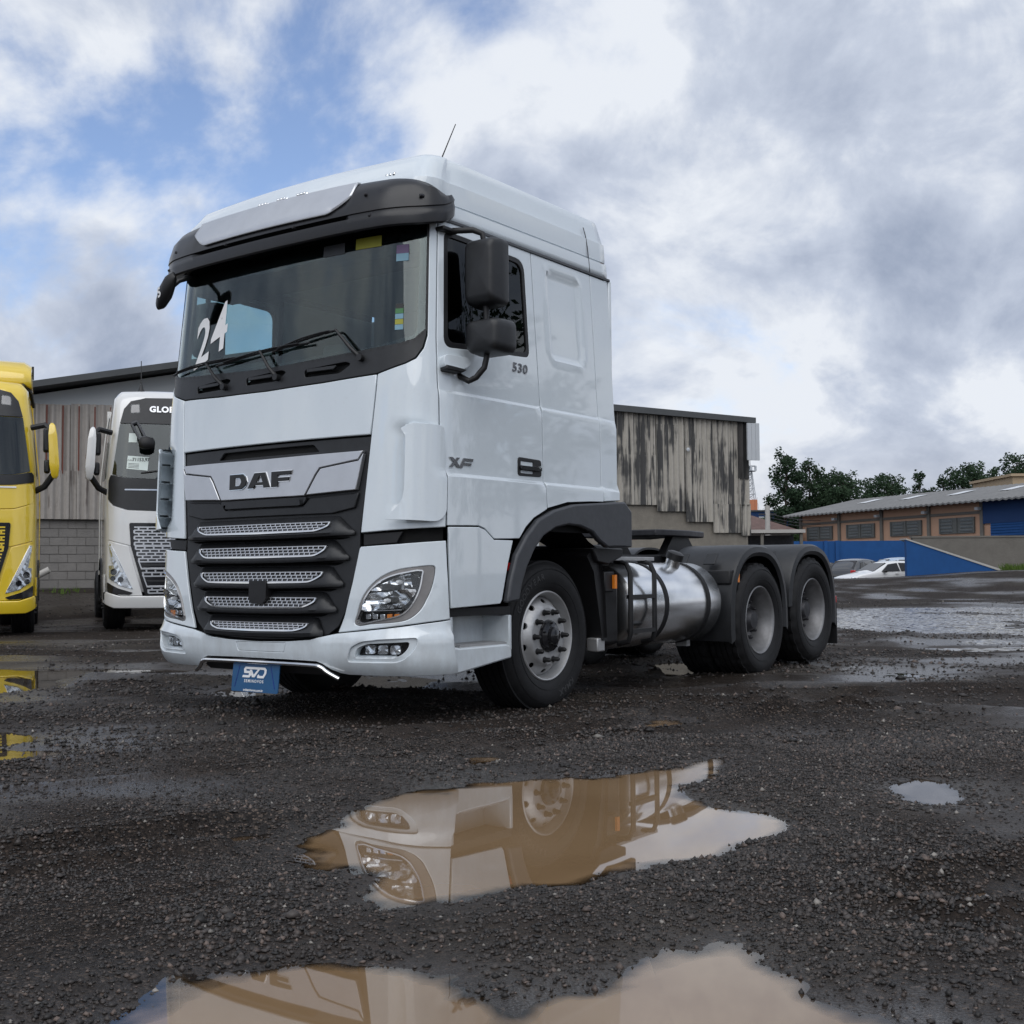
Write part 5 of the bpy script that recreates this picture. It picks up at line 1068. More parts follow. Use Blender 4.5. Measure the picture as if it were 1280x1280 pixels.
# --- headlamp panels
hl_out = smoothloop([(.790,.640),(.800,.70),(.826,.775),(.870,.845),(.935,.905),(1.01,.945),(1.09,.970),(1.19,.984),(1.285,.990),(1.296,.975),(1.290,.91),(1.272,.84),(1.235,.755),(1.195,.708),(1.14,.672),(1.06,.656),(.90,.645)], 3)
hl_in = smoothloop([(.812,.655),(.826,.72),(.852,.785),(.900,.850),(.968,.902),(1.05,.935),(1.13,.952),(1.222,.962),(1.222,.93),(1.210,.86),(1.182,.79),(1.140,.730),(1.085,.695),(.95,.668)], 3)
hlp = [(.815,1.100),(.825,1.108),(1.075,1.120),(1.355,1.140),(1.362,1.00),(1.384,.672),(1.0,.626),(.665,.592),(.712,.70),(.768,.90)]
for mir in (False, True):
    sg = -1 if mir else 1
    pp = panel('headlamp_panel', hlp, 'white_paint', truck, S, off=.0, th=.02, step=.05, holes=[hl_out], mir=mir, bevel=.005, bstep=.035)
    e = empty('headlamp'); e.parent = truck
    panel('bezel', [(1.0+(t-1.0)*.99, .82+(w-.82)*.99) for t, w in hl_out], 'bezel_grey', e, S, off=-.004, th=.03, step=.04, holes=[hl_in], mir=mir, bevel=.003, bstep=.03)
    rim = [(1.0+(t-1.0)*1.003, .81+(w-.81)*1.003) for t, w in hl_in]; strip_on(S, rim, .008, -.006, .010, closed=True, mir=mir).build('chrome_rim', 'chrome', e, us=True)
    panel('housing', [(1.02+(t-1.02)*.98, .82+(w-.82)*.98) for t, w in hl_in], 'headlamp_chrome', e, S, off=-.085, th=.01, step=.03, mir=mir, bevel=0, offfn=lambda t, w: .03*np.sin(t*34+w*9)*np.cos(w*40)+.02*np.sin(w*75), smooth=18)
    panel('lens', hl_in, 'lens_glass', e, S, off=-.004, th=.003, step=.05, mir=mir, bevel=0)
    for (nm_, lp_, c0, dp) in (('upper_reflector', [(.90,.845),(1.02,.850),(1.19,.868),(1.205,.935),(1.10,.935),(1.0,.905),(.93,.868)], (1.08,.895), .9), ('lower_reflector', [(.835,.728),(1.0,.736),(1.10,.748),(1.165,.80),(1.185,.852),(1.0,.835),(.885,.826),(.85,.775)], (1.0,.785), 1.2)):
        panel(nm_, smoothloop(lp_, 3), 'chrome', e, S, off=-.016, th=.004, step=.018, mir=mir, bevel=0, offfn=lambda t, w, c0=c0, dp=dp: -.05*dp*np.clip(1-((t-c0[0])/.15)**2-((w-c0[1])/.055)**2, -.3, 1)+.003*np.sin((t-c0[0])*90), smooth=60)
        q_ = S.pt(sg*c0[0], c0[1], -.03); g = G(); g.lathe([(0,-.028),(.010,-.024),(.014,0),(.010,.02),(0,.022)], tuple(q_), 'u', 12); g.build('bulb', 'print_white', e, us=True)
    for k in range(5): t = .845+.05*k; panel('led_cell', [(t,.672),(t+.036,.674),(t+.036,.706),(t,.704)], 'chrome' if k < 3 else 'amber', e, S, off=-.03, th=.02, step=.05, mir=mir, bevel=.004)
    panel('divider', [(.84,.718),(1.10,.728),(1.10,.734),(.845,.724)], 'chrome', e, S, off=-.015, th=.05, step=.05, mir=mir, bevel=0)
    panel('corner_reveal', [(1.19,.75),(1.215,.78),(1.222,.955),(1.15,.945),(1.17,.86)], 'gloss_black', e, S, off=-.02, th=.03, step=.05, mir=mir, bevel=.003)
    # black wedge between corner panel and headlamp panel
    panel('corner_wedge', [(.83,1.185),(1.10,1.196),(1.06,1.128),(.83,1.115)], 'black_plastic', truck, S, off=-.02, th=.02, step=.06, mir=mir, bevel=.004)
# --- bumper
bt = [(0,.524),(.28,.531),(.46,.544),(.60,.572),(.665,.584),(1.0,.618),(1.384,.664)]; bb_ = [(1.425,.345),(1.05,.338),(.72,.338),(.665,.345),(.60,.372),(.545,.406),(.50,.420),(.25,.424),(0,.424)]
bl = bt+bb_[:-1]+[(0,.424)]; bl = bl+[(-t, w) for t, w in bb_[-2::-1]]+[(-t, w) for t, w in bt[:0:-1]]
fog = rounded([(.745,.425),(.770,.505),(.860,.545),(1.205,.566),(1.19,.51),(1.145,.455),(1.08,.428)], [.02,.03,.05,.03,.04,.06,.03], 4)
hatch = rounded([(-.19,.520),(-.175,.462),(.245,.462),(.265,.522)], .012, 2)
def bump_off(t, w): return .020*np.clip((.60-w)/.05, 0, 1)*np.clip((w-.33)/.06, 0, 1)+.012*np.exp(-((w-.575)/.02)**2)*np.clip((t-.55)/.2, 0, 1)
bp_ = panel('bumper', bl, 'white_paint', truck, S, off=.002, th=.022, step=.035, holes=[fog, [(-t, w) for t, w in fog], hatch], bevel=.006, offfn=bump_off, smooth=50, bstep=.03)
panel('tow_hatch', [(.035+(t-.035)*.985, .492+(w-.492)*.95) for t, w in hatch], 'white_paint', bp_, S, off=.0, th=.02, step=.04, bevel=.003, offfn=bump_off)
for mir in (False, True):
    sg = -1 if mir else 1
    fi = [(.98+(t-.98)*.80, .49+(w-.49)*.70) for t, w in fog]
    panel('fog_surround', fog, 'white_paint', bp_, S, off=.0, th=.05, step=.03, holes=[fi], mir=mir, bevel=.006, offfn=lambda t, w: bump_off(t, w)-.012, bstep=.03)
    panel('fog_lamp', [(.98+(t-.98)*1.03, .49+(w-.49)*1.03) for t, w in fi], 'gloss_black', bp_, S, off=-.055, th=.012, step=.04, mir=mir, bevel=0)
    for (t, mt_) in ((.88,'headlamp_chrome'), (.97,'headlamp_chrome'), (1.055,'headlamp_chrome')):
        panel('fog_reflector', rounded([(t-.034,.462),(t+.034,.466),(t+.036,.520),(t-.032,.516)], .014, 3), mt_, bp_, S, off=-.034, th=.02, step=.02, mir=mir, bevel=.004, offfn=lambda a, w: .006*np.sin(a*160)*np.sin(w*170), smooth=20)
    panel('fog_glass', [(.98+(t-.98)*1.01, .49+(w-.49)*1.01) for t, w in fi], 'lens_glass', bp_, S, off=-.022, th=.003, step=.05, mir=mir, bevel=0)
ch = [(-.660,.335),(-.60,.365),(-.545,.398),(-.50,.408),(0,.412),(.50,.408),(.545,.398),(.60,.365),(.660,.335)]
g = G(); g.tube([S.pt(t, w, .012) for t, w in resample(ch, .05)[:-14]][:48], .013, 8) if False else g.tube([S.pt(t, w-.006, .040) for t, w in smoothloop(ch, 4, closed=False)], .0135, 8); g.build('chrome_lip', 'chrome', bp_, us=True)
panel('lower_grille', [(-.64,.335),(-.54,.395),(.54,.395),(.64,.335),(.60,.31),(-.60,.31)], 'black_plastic', bp_, S, off=-.03, th=.02, step=.06, bevel=0)
# --- dealer plate
pe = empty('dealer_plate'); pe.parent = truck
def plate_pt(x, y, z): return (-.045-z+y*.10, -.015+x+y*.01, .300+y)          # slightly tilted panel below the lip
g = G(); g.prism(rounded([(-.215,-.098),(.215,-.098),(.215,.098),(-.215,.098)], .012, 3), lambda x, y: plate_pt(x, y, 0), lambda x, y: plate_pt(x, y, .006)); g.build('board', 'plate_blue', pe, us=True, smooth=0)
g = G(); g.prism([(-.20,.080),(.19,.080),(.19,.096),(-.20,.096)], lambda x, y: plate_pt(x, y, .006), lambda x, y: plate_pt(x, y, .0085)); g.build('header_strip', 'plate_navy', pe, us=True, smooth=0)
LOGO = [[(.0,.0),(.082,.0),(.1,.02),(.098,.052),(.042,.052),(.038,.066),(.185,.066),(.192,.084),(.03,.084),(.012,.066),(.018,.034),(.074,.034),(.072,.018),(.004,.018)],
        [(.080,.062),(.104,.062),(.128,.022),(.176,.068),(.190,.084),(.255,.084),(.275,.066),(.272,.036),(.245,.0),(.172,.0),(.172,.018),(.186,.030),(.194,.018),(.235,.018),(.250,.04),(.252,.06),(.240,.066),(.196,.066),(.140,.004),(.112,.004)]]
for pl in LOGO:
    g = G(); g.prism(pl, lambda x, y: plate_pt(-.118+x*.80, -.008+y*.80, .0062), lambda x, y: plate_pt(-.118+x*.80, -.008+y*.80, .0082)); g.build('logo_letter', 'print_white', pe, us=True, smooth=0)
for (txt, y, sz, sp) in (('SEMINOVOS', -.030, .026, 1.35), ('svdseminovos.com.br', -.086, .021, 1.0)):
    V, F = text_geo(txt, sz, 0, bold=.0006, spacing=sp); g = G(); g.add([plate_pt(q[0]-.01, q[1]+y, .0072) for q in V], F); g.build('lettering', 'print_white', pe, us=True, smooth=0)
for (x0, y0, x1, y1) in ((-.15,.07,-.185,-.07), (.135,.07,.185,-.07)): g = G(); g.bar(plate_pt(x0, y0, .007), plate_pt(x1, y1, .007), .003, .002, (1,0,0)); g.build('print_line', 'plate_navy', pe, us=True, smooth=0)
g = G(); g.box((-.02, -.075, .405), (.07, .30, .012)); g.build('bracket', 'steel_dark', pe, us=True)
# --- wheel arch, steps
arch_o = [(.848,.755),(.885,.90),(.950,1.06),(1.06,1.185),(1.20,1.295),(1.38,1.362),(1.62,1.410),(1.92,1.432),(2.30,1.458),(2.40,1.39),(2.40,1.125),(2.16,1.125)]
arch_i = [(2.06,1.12),(1.95,1.165),(1.86,1.225),(1.70,1.262),(1.55,1.268),(1.40,1.245),(1.25,1.185),(1.15,1.10),(1.06,.98),(1.0,.86),(.975,.765)]
t_of = S.t_u
al = [(t_of(u), w) for u, w in arch_o+[(2.15,1.0)][:0]+arch_i]
for mir in (False, True):
    sg = -1 if mir else 1
    panel('wheel_arch', al, 'grey_plastic', truck, S, off=.030, th=.05, step=.05, mir=mir, bevel=.014, bstep=.05)
    # inner liner: strip of arch going inboard
    g = G(); rows = []
    for (u, w) in [(1.00,.60)]+arch_i[::-1]+[(2.12,1.02),(2.17,.80),(2.19,.47)]: rows.append([(u, sg*1.22, w), (u, sg*.80, w+.01)])
    g.grid(rows); g.build('arch_liner', 'black_plastic', truck, us=True, smooth=30, recalc=False)
    # step box
    e = empty('entry_step'); e.parent = truck
    g = G(); g.prism([(.385,.345),(.43,.335),(.985,.400),(.985,.470),(.93,.492),(.45,.492),(.40,.50),(.385,.46)], lambda u, w: (u, sg*1.245, w), lambda u, w: (u, sg*.95, w)); g.build('step_base', 'white_paint', e, us=True, bevel=.012, smooth=30)
    g = G(); g.box((.72, sg*1.13, .496), (.50, .19, .010)); 
    for k in range(9): g.box((.72, sg*(1.05+.02*k), .503), (.46, .006, .008))
    g.build('tread', 'alloy', e, us=True)
    g = G(); g.prism([(.40,.46),(.985,.46),(.985,.676),(.40,.682)], lambda u, w: (u, sg*1.03, w), lambda u, w: (u, sg*.99, w)); g.build('riser', 'white_paint', e, us=True)
    g = G(); g.prism([(.955,.45),(.985,.45),(.985,.676),(.955,.676)], lambda u, w: (u, sg*1.245, w), lambda u, w: (u, sg*1.0, w)); g.build('step_cheek', 'white_paint', e, us=True, bevel=.008); g = G(); g.prism([(.385,.45),(.41,.45),(.41,.682),(.385,.682)], lambda u, w: (u, sg*1.225, w), lambda u, w: (u, sg*1.0, w)); g.build('step_cheek', 'white_paint', e, us=True, bevel=.008)
    g = G(); g.box((.69, sg*1.12, .705), (.62, .20, .05)); g.build('upper_tread', 'black_plastic', e, us=True)
    g = G(); g.box((.70, sg*.97, .95), (.66, .10, .56)); g.build('step_well', 'cavity_black', e, us=True)
    g = G(); g.box((.93, sg*1.262, .985), (.03, .012, .05)); g.build('marker_reflector', 'red_lens', e, us=True)
# --- interior
e = empty('interior'); e.parent = truck
g = G(); g.box((1.35, 0, 1.30), (1.8, 2.2, .10)); g.build('floor', 'interior', e, us=True)
g = G(); g.prism([(.24,2.05),(.26,2.24),(.40,2.26),(.60,2.20),(.66,2.0),(.60,1.6),(.26,1.6)], lambda u, w: (u, -1.0, w), lambda u, w: (u, 1.0, w)); g.build('dashboard', 'interior', e, us=True, bevel=.02)
g = G(); g.box((2.26, 0, 2.45), (.04, 2.2, 1.5)); g.build('back_lining', 'headliner', e, us=True)
g = G(); g.box((1.3, 0, 3.14), (1.9, 2.15, .04)); g.build('roof_lining', 'headliner', e, us=True)
for s0 in (-.68, .68):
    se = empty('seat') if False else None
    g = G(); g.box((1.05, s0, 1.85), (.50, .50, .16)); g.build('seat_cushion', 'seat_cloth', e, us=True, bevel=.05)
    g = G(); g.box((1.30, s0, 2.20), (.16, .50, .66), Matrix.Rotation(R(10), 3, 'Y')); g.build('seat_back', 'seat_cloth', e, us=True, bevel=.06)
    g = G(); g.box((1.37, s0, 2.62), (.10, .28, .20), Matrix.Rotation(R(10), 3, 'Y')); g.build('headrest', 'seat_cloth', e, us=True, bevel=.04)
g = G(); c = Vector((.62, .62, 2.30)); ax = Vector((-.55, 0, .83)).normalized(); b1 = Vector((0,1,0)); b2 = ax.cross(b1)
g.tube([c+.235*(math.cos(a)*b1+math.sin(a)*b2) for a in np.linspace(0, 2*math.pi, 33)[:-1]], .016, 8, closed=True)
for a in (0, math.pi, math.pi*1.5): g.tube([c, c+.235*(math.cos(a)*b1+math.sin(a)*b2)], .018, 6)
g.tube([c, c-ax*.35], .04, 8); g.build('steering_wheel', 'interior', e, us=True)
g = G(); g.box((.42, 0, 3.02), (.36, 2.0, .20)); g.build('overhead_shelf', 'interior', e, us=True, bevel=.03)
# --- chassis
ce = empty('chassis'); ce.parent = truck
for s0 in (-.40, .40): g = G(); g.box((3.9, s0, .96), (6.2, .075, .27)); g.build('frame_rail', 'black_plastic', ce, us=True, bevel=.006)
for u in (1.0, 2.4, 3.4, 4.2, 5.4, 6.7): g = G(); g.box((u, 0, .95), (.10, .76, .20)); g.build('cross_member', 'black_plastic', ce, us=True)
for u, w in ((1.515,.50), (4.815,.50), (6.04,.56)): g = G(); g.tube([(u,-.95,w),(u,.95,w)], .085, 12); g.lathe([(0,-.2),(.16,-.16),(.21,0),(.16,.16),(0,.2)], (u,0,w), 's', 20) if u > 2 else None; g.build('axle', 'steel_dark', ce, us=True)
g = G(); g.box((1.1, 0, .75), (1.7, .75, .55)); g.build('engine_block', 'cavity_black', ce, us=True)
g = G(); g.box((2.9, -.85, .72), (1.9, .60, .60)); g.build('far_side_tank', 'tank_alloy', ce, us=True, bevel=.08)
wheel('front_wheel', truck, 1.515, 1.150, .514, 1, 'front', letters=[('GOODYEAR', R(128), .408, .062, 1), ('KMAX', R(-62), .408, .060, 1)])
wheel('front_wheel', truck, 1.515, 1.150, .514, -1, 'front')
wheel('rear_wheel', truck, 4.815, 1.215, .505, 1, 'rear'); wheel('rear_wheel', truck, 4.815, 1.215, .505, -1, 'rear')
wheel('lifted_rear_wheel', truck, 6.045, 1.215, .565, 1, 'rear'); wheel('lifted_rear_wheel', truck, 6.045, 1.215, .565, -1, 'rear')
# rear mudguards
def mudguard(uc, wc, r, sg, a0, a1, mark):
    e = empty('rear_mudguard'); e.parent = truck
    A = [R(a) for a in np.linspace(a0, a1, 29)]
    def ring(rad):
        out = []
        for a in A:
            ca, sa = math.cos(a), math.sin(a); k = 1/max(abs(ca)**2.5+abs(sa)**2.5, 1e-9)**(1/2.5); out.append((uc+rad*k*ca*1.0, wc+rad*k*sa*(1.13 if sa > 0 else 1.0)))
        return out
    o = ring(r); i = ring(r-.02); g = G(); rows = []
    for (p, q) in zip(o, i): rows.append([(p[0], sg*.58, p[1]), (p[0], sg*1.20, p[1]), (p[0], sg*1.235, p[1]-.02), (p[0]+(uc-p[0])*.10, sg*1.245, p[1]+(wc-p[1])*.10), (q[0]+(uc-q[0])*.12, sg*1.225, q[1]+(wc-q[1])*.12), (q[0], sg*1.18, q[1]), (q[0], sg*.58, q[1])])
    g.grid(rows, close=True); m = len(rows[0]); L = len(g.v); g.f += [tuple(range(m)), tuple(range(L-m, L))]
    b = g.build('guard_shell', 'dark_plastic', e, us=True, smooth=35)
    for k in (.30, .46):
        pass
    for s0 in (.74, 1.02):
        g = G(); a = R(132); rr = r*1.12; c = (uc+rr*math.cos(a), wc+rr*math.sin(a)); g.box((uc-.54, sg*s0, wc+.555), (.012, .11, .13), Matrix.Rotation(R(42), 3, 'Y')); g.build('moulded_pad', 'dark_plastic', e, us=True, bevel=.004)
    if mark:
        g = G(); g.box((uc-.50, sg*.92, wc+.395), (.16, .60, .125)); g.build('bracket_box', 'black_plastic', e, us=True, bevel=.012); g = G(); g.box((uc-.445, sg*1.228, wc+.395), (.035, .02, .09)); g.build('side_marker', 'amber', e, us=True)
    else:
        g = G(); g.box((uc+.625, sg*.92, wc-.12), (.015, .62, .42)); g.build('mud_flap', 'rubber', e, us=True)
for sg in (1, -1): mudguard(4.80, .50, .605, sg, -8, 195, True); mudguard(6.03, .53, .600, sg, -12, 172, False)
# fuel tank
ft = empty('fuel_tank'); ft.parent = truck; cs, cwz, rt = .87, .685, .335
g = G(); rt_prof = [(0,-.02),(rt*.55,-.015),(rt*.85,.0),(rt*.96,.02),(rt,.05)]; L0, L1 = 2.60, 4.12
g.lathe([(r, L0+h) for r, h in rt_prof]+[(r, L1-h) for r, h in rt_prof[::-1]], (0, cs, cwz), 'u', 56); g.build('shell', 'tank_alloy', ft, us=True, smooth=30)
for u in (3.12, 3.84): g = G(); g.lathe([(rt-.004,u-.028),(rt+.008,u-.026),(rt+.008,u+.026),(rt-.004,u+.028)], (0, cs, cwz), 'u', 56, closed_prof=True); g.build('strap', 'rubber', ft, us=True); g = G(); g.box((u, .62, .52), (.06, .5, .36)); g.build('tank_bracket', 'black_plastic', ft, us=True)
g = G(); g.lathe([(.062,-.02),(.062,.06),(.055,.065)], (0,0,0), 'w', 24); o = g.build('filler_neck', 'tank_alloy', ft, us=True); o.location = (3.58, -1.0, .995); o.rotation_euler = (R(22), 0, 0)
g = G(); g.lathe([(0,.125),(.05,.122),(.070,.112),(.074,.06),(.066,.055)], (0,0,0), 'w', 24); o = g.build('filler_cap', 'black_plastic', ft, us=True); o.location = (3.58, -1.0, .995); o.rotation_euler = (R(22), 0, 0)
g = G(); g.box((3.95, .90, .335), (.06,.10,.05)); g.build('drain', 'alloy', ft, us=True)
# ladder to the catwalk, boxes behind the front wheel
le = empty('catwalk_ladder'); le.parent = truck
for u in (2.47, 2.83): g = G(); g.tube([(u,1.12,1.03),(u,1.22,1.01),(u,1.255,.94),(u,1.255,.50),(u,1.235,.43),(u,1.14,.41)], .020, 8); g.build('stile', 'black_plastic', le, us=True)
for w in (.505, .76): g = G(); g.box((2.65, 1.245, w), (.36, .05, .03)); g.build('rung', 'black_plastic', le, us=True)
g = G(); g.box((2.66, .98, 1.045), (.62, .40, .03)); g.build('catwalk_plate', 'alloy', le, us=True, bevel=.004)
be = empty('battery_box'); be.parent = truck
g = G(); g.box((2.30, .86, .67), (.28, .62, .52)); g.build('box', 'black_plastic', be, us=True, bevel=.03)
g = G(); g.prism([(2.00,1.09),(2.12,1.02),(2.16,.96),(2.22,.45),(2.16,.45),(2.05,.95),(1.96,1.06)], lambda u, w: (u, 1.20, w), lambda u, w: (u, .62, w)); g.build('rear_mud_panel', 'black_plastic', be, us=True)
g = G(); g.box((2.25, 1.16, .875), (.13, .10, .15)); g.build('marker_bracket', 'black_plastic', be, us=True, bevel=.01); g = G(); g.box((2.30, 1.222, .875), (.035, .02, .10)); g.build('side_marker', 'amber', be, us=True)
g = G(); g.box((2.16, 1.14, .42), (.10,.10,.10)); g.build('lower_bracket', 'alloy', be, us=True, bevel=.01)
g = G(); g.box((2.36, .62, 1.07), (.26, .9, .16)); g.build('rear_suspension_beam', 'black_plastic', truck, us=True, bevel=.02)
g = G(); g.prism([(1.98,1.12),(2.40,1.12),(2.40,1.06),(2.20,1.0),(2.05,1.02)], lambda u, w: (u, 1.235, w), lambda u, w: (u, .70, w)); g.build('arch_rear_filler', 'black_plastic', truck, us=True, bevel=.01)
# fifth wheel coupling
fw = empty('fifth_wheel'); fw.parent = truck
pl = [(4.35,-.42),(4.45,-.47),(4.9,-.48),(5.35,-.40),(5.50,-.28),(5.30,-.06),(5.22,-.04),(5.22,.04),(5.30,.06),(5.50,.28),(5.35,.40),(4.9,.48),(4.45,.47),(4.35,.42)]
g = G(); g.prism(pl, lambda u, s: (u, s, 1.275), lambda u, s: (u, s, 1.335)); g.build('top_plate', 'steel_dark', fw, us=True, bevel=.01)
for s0 in (-.36, .36): g = G(); g.prism([(4.55,1.10),(5.2,1.10),(5.02,1.275),(4.72,1.275)], lambda u, w: (u, s0-.04, w), lambda u, w: (u, s0+.04, w)); g.build('pedestal', 'black_plastic', fw, us=True)
g = G(); g.box((4.87, 0, 1.095), (.9, 1.0, .025)); g.build('base_plate', 'black_plastic', fw, us=True)
g = G(); g.box((5.40,-.42,1.30), (.06,.03,.05)); g.build('red_tag', 'red_lens', fw, us=True)
g = G(); g.tube([(2.42,.2,1.35),(2.9,.25,1.16),(3.5,.3,1.14),(4.0,.25,1.2)], .018, 8); g.tube([(2.42,.1,1.45),(3.0,.12,1.2),(3.7,.15,1.15),(4.1,.1,1.2)], .018, 8); g.build('air_hose', 'rubber', truck, us=True)
te = empty('tail_lamp'); te.parent = truck
for sg in (1, -1): g = G(); g.box((6.85, sg*.95, .62), (.06, .40, .13)); g.build('lens', 'red_lens', te, us=True, bevel=.01)
g = G(); g.box((6.80, 0, .62), (.06, 2.2, .10)); g.build('rear_bar', 'black_plastic', truck, us=True)

# ================================================================== PARKED TRUCKS ON THE LEFT
def parked_truck(name, loc, ang, col, label, spoiler, extras):
    t = empty(name, loc, ang); t.scale = (1, 1, 1.03); tag(t, label, 'truck', 'trucks parked along the shed')
    Q = Surf([(0,0),(.008,.4),(.03,.75),(.065,.98),(.13,1.13),(.22,1.205),(.34,1.24),(.6,1.25),(2.1,1.25),(3,1.25)],
             [(.3,.04),(.5,-.02),(1.0,-.02),(1.8,.0),(2.4,.05),(3.35,.20),(3.75,.33),(3.95,.55)], [(.3,0),(2.0,0),(2.5,.01),(3.3,.09),(3.8,.16),(3.95,.30)])
    def Pn(nm, lp, mat, parent=t, **k): return panel(nm, lp, mat, parent, Q, **{**dict(step=.10, bevel=.004, th=.02), **k})
    def both(nm, lp, mat, parent=t, **k): Pn(nm, lp, mat, parent, **k); Pn(nm, lp, mat, parent, mir=True, **k)
    def mirr(h): return h+[(-a, b) for a, b in h[::-1] if abs(a) > 1e-6]
    # shell of the cab
    ts = np.concatenate([np.linspace(-3.2,-1.35,12), np.linspace(-1.3,1.3,41), np.linspace(1.35,3.2,12)]); rows = [Q.at(ts, np.full(len(ts), w)) for w in (.62,.9,1.2,1.6,2.0,2.3,2.6,2.9,3.2,3.45,3.65,3.78,3.86,3.90)]
    top = rows[-1]
    for f in (.7, .35, .02): q = top.copy(); q[:,0] = 1.2+(top[:,0]-1.2)*(.4+.6*f); q[:,1] = top[:,1]*f; q[:,2] = top[:,2]+.06*(1-f*f); rows.append(q)
    g = G(); g.grid([list(r) for r in rows]).flip(); cb = g.build('cab_shell', col, t, us=True, smooth=40, recalc=False); m = cb.modifiers.new('th', 'SOLIDIFY'); m.thickness = .03; m.offset = -1
    g = G(); g.box((2.12, 0, 2.2), (.03, 2.3, 3.1)); g.build('rear_wall', col, t, us=True)
    both('side_fairing', [(3.25,.9),(3.25,3.6),(3.0,3.7),(2.95,.9)], col, off=.03)
    vis = mirr([(0,3.78),(.7,3.765),(.98,3.70),(1.09,3.55),(1.12,3.33),(0,3.33)][:5]+[(0,3.33)])
    vl_ = [(0,3.78),(.7,3.765),(.96,3.71),(1.07,3.58),(1.115,3.335),(0,3.335)]; vis = vl_+[(-a, b) for a, b in vl_[-2:0:-1]]
    v = Pn('visor_panel', vis, 'dark_plastic', off=.018)
    both('position_lamp', rounded([(.80,3.66),(.95,3.65),(.945,3.50),(.78,3.51)], .02, 2), 'lens_glass', v, off=.026, th=.006, bevel=0); both('lamp_reflector', rounded([(.81,3.65),(.94,3.64),(.935,3.51),(.79,3.52)], .02, 2), 'bezel_grey', v, off=.0215, th=.003, bevel=0)
    gl = [(0,3.325),(1.115,3.325),(1.165,2.50),(.9,2.44),(0,2.42)]; glp = gl+[(-a, b) for a, b in gl[-2:0:-1]]
    w = Pn('windscreen', glp, 'dark_glass', off=.016, th=.003, bevel=0); Pn('windscreen_backing', [(a*.995, b) for a, b in glp], 'interior', w, off=.010, th=.004, bevel=0)
    bk = [(0,2.415),(.9,2.435),(1.19,2.49),(1.24,2.40),(1.24,2.10),(1.13,2.0),(.9,1.93),(0,1.90)] if not spoiler else [(0,2.415),(.9,2.435),(1.19,2.49),(1.24,2.45),(1.24,2.34),(.9,2.29),(0,2.26)]
    bl_ = Pn('black_cowl', bk+[(-a, b) for a, b in bk[-2:0:-1]], 'dark_plastic', off=.02, rows=(2.3,))
    Pn('cowl_brightline', [(-.95,2.262),(.95,2.262),(.95,2.24),(-.95,2.24)], 'chrome' if not spoiler else 'print_white', bl_, off=.028, th=.006, bevel=0)
    if spoiler:
        fl = [(0,2.24),(.9,2.27),(1.24,2.32),(1.23,2.02),(.92,1.93),(0,1.90)]; Pn('front_flap', fl+[(-a, b) for a, b in fl[-2:0:-1]], col, off=.016, bevel=.008)
    lp = [(0,1.89),(.92,1.92),(1.14,1.99),(1.25,2.08),(1.22,1.45),(.87,1.36),(0,1.36)]; Pn('front_panel', lp+[(-a, b) for a, b in lp[-2:0:-1]], col, off=.014, bevel=.008)
    gf = [(0,1.72),(.86,1.72),(.875,1.70),(.85,1.35),(.62,.56),(0,.56)]; gi = [(0,1.66),(.81,1.66),(.80,1.36),(.58,.58),(0,.58)]
    fr = Pn('grille_frame', gf+[(-a, b) for a, b in gf[-2:0:-1]], 'gloss_black', off=.03, th=.03)
    gmat = 'silver' if not spoiler else col
    for (w1, w0, wa, wb) in ((1.65,1.36,.80,.79), (1.345,1.10,.785,.72), (.985,.87,.69,.655), (.70,.60,.60,.57)):
        g = G(); nr = max(2, int((w1-w0)/.048)); 
        for r in range(nr+1):
            ww = w0+(w1-w0)*r/nr; hw = wb+(wa-wb)*r/nr
            for q in range(10): a0, a1 = -hw+2*hw*q/10, -hw+2*hw*(q+1)/10; g.add([Q.pt(a0,ww-.011,.036), Q.pt(a1,ww-.011,.036), Q.pt(a1,ww+.011,.036), Q.pt(a0,ww+.011,.036)], [(0,1,2,3)])
            if r < nr:
                x = -hw+(.07 if r % 2 else 0)
                while x < hw: g.add([Q.pt(x-.014,ww,.037), Q.pt(x+.014,ww,.037), Q.pt(x+.014,ww+(w1-w0)/nr,.037), Q.pt(x-.014,ww+(w1-w0)/nr,.037)], [(0,1,2,3)]); x += .14
        tag(g.build('grille_mesh', gmat, fr, us=True, smooth=0, recalc=False), kind='stuff')
    for (w1, w0, wa, wb) in ((1.10,.985,.73,.69), (.87,.70,.66,.60)):
        both('grille_bar', [(wa-.02,w1),(wa,w1),(wb,w0),(wb-.02,w0)], gmat, fr, off=.04, th=.01, bevel=0); Pn('grille_bar', [(-wb,w0+.018),(wb,w0+.018),(wb,w0-.012),(-wb,w0-.012)], gmat, fr, off=.05, th=.02); Pn('intake_slat', [(-wa+.05,(w0+w1)/2+.02),(wa-.05,(w0+w1)/2+.02),(wb-.03,(w0+w1)/2-.012),(-wb+.03,(w0+w1)/2-.012)], 'dark_plastic', fr, off=.036, th=.02)
    both('lower_panel', [(.885,1.35),(1.22,1.435),(1.25,1.38),(1.25,.66),(1.0,.56),(.66,.56)], col, off=.016, bevel=.008)
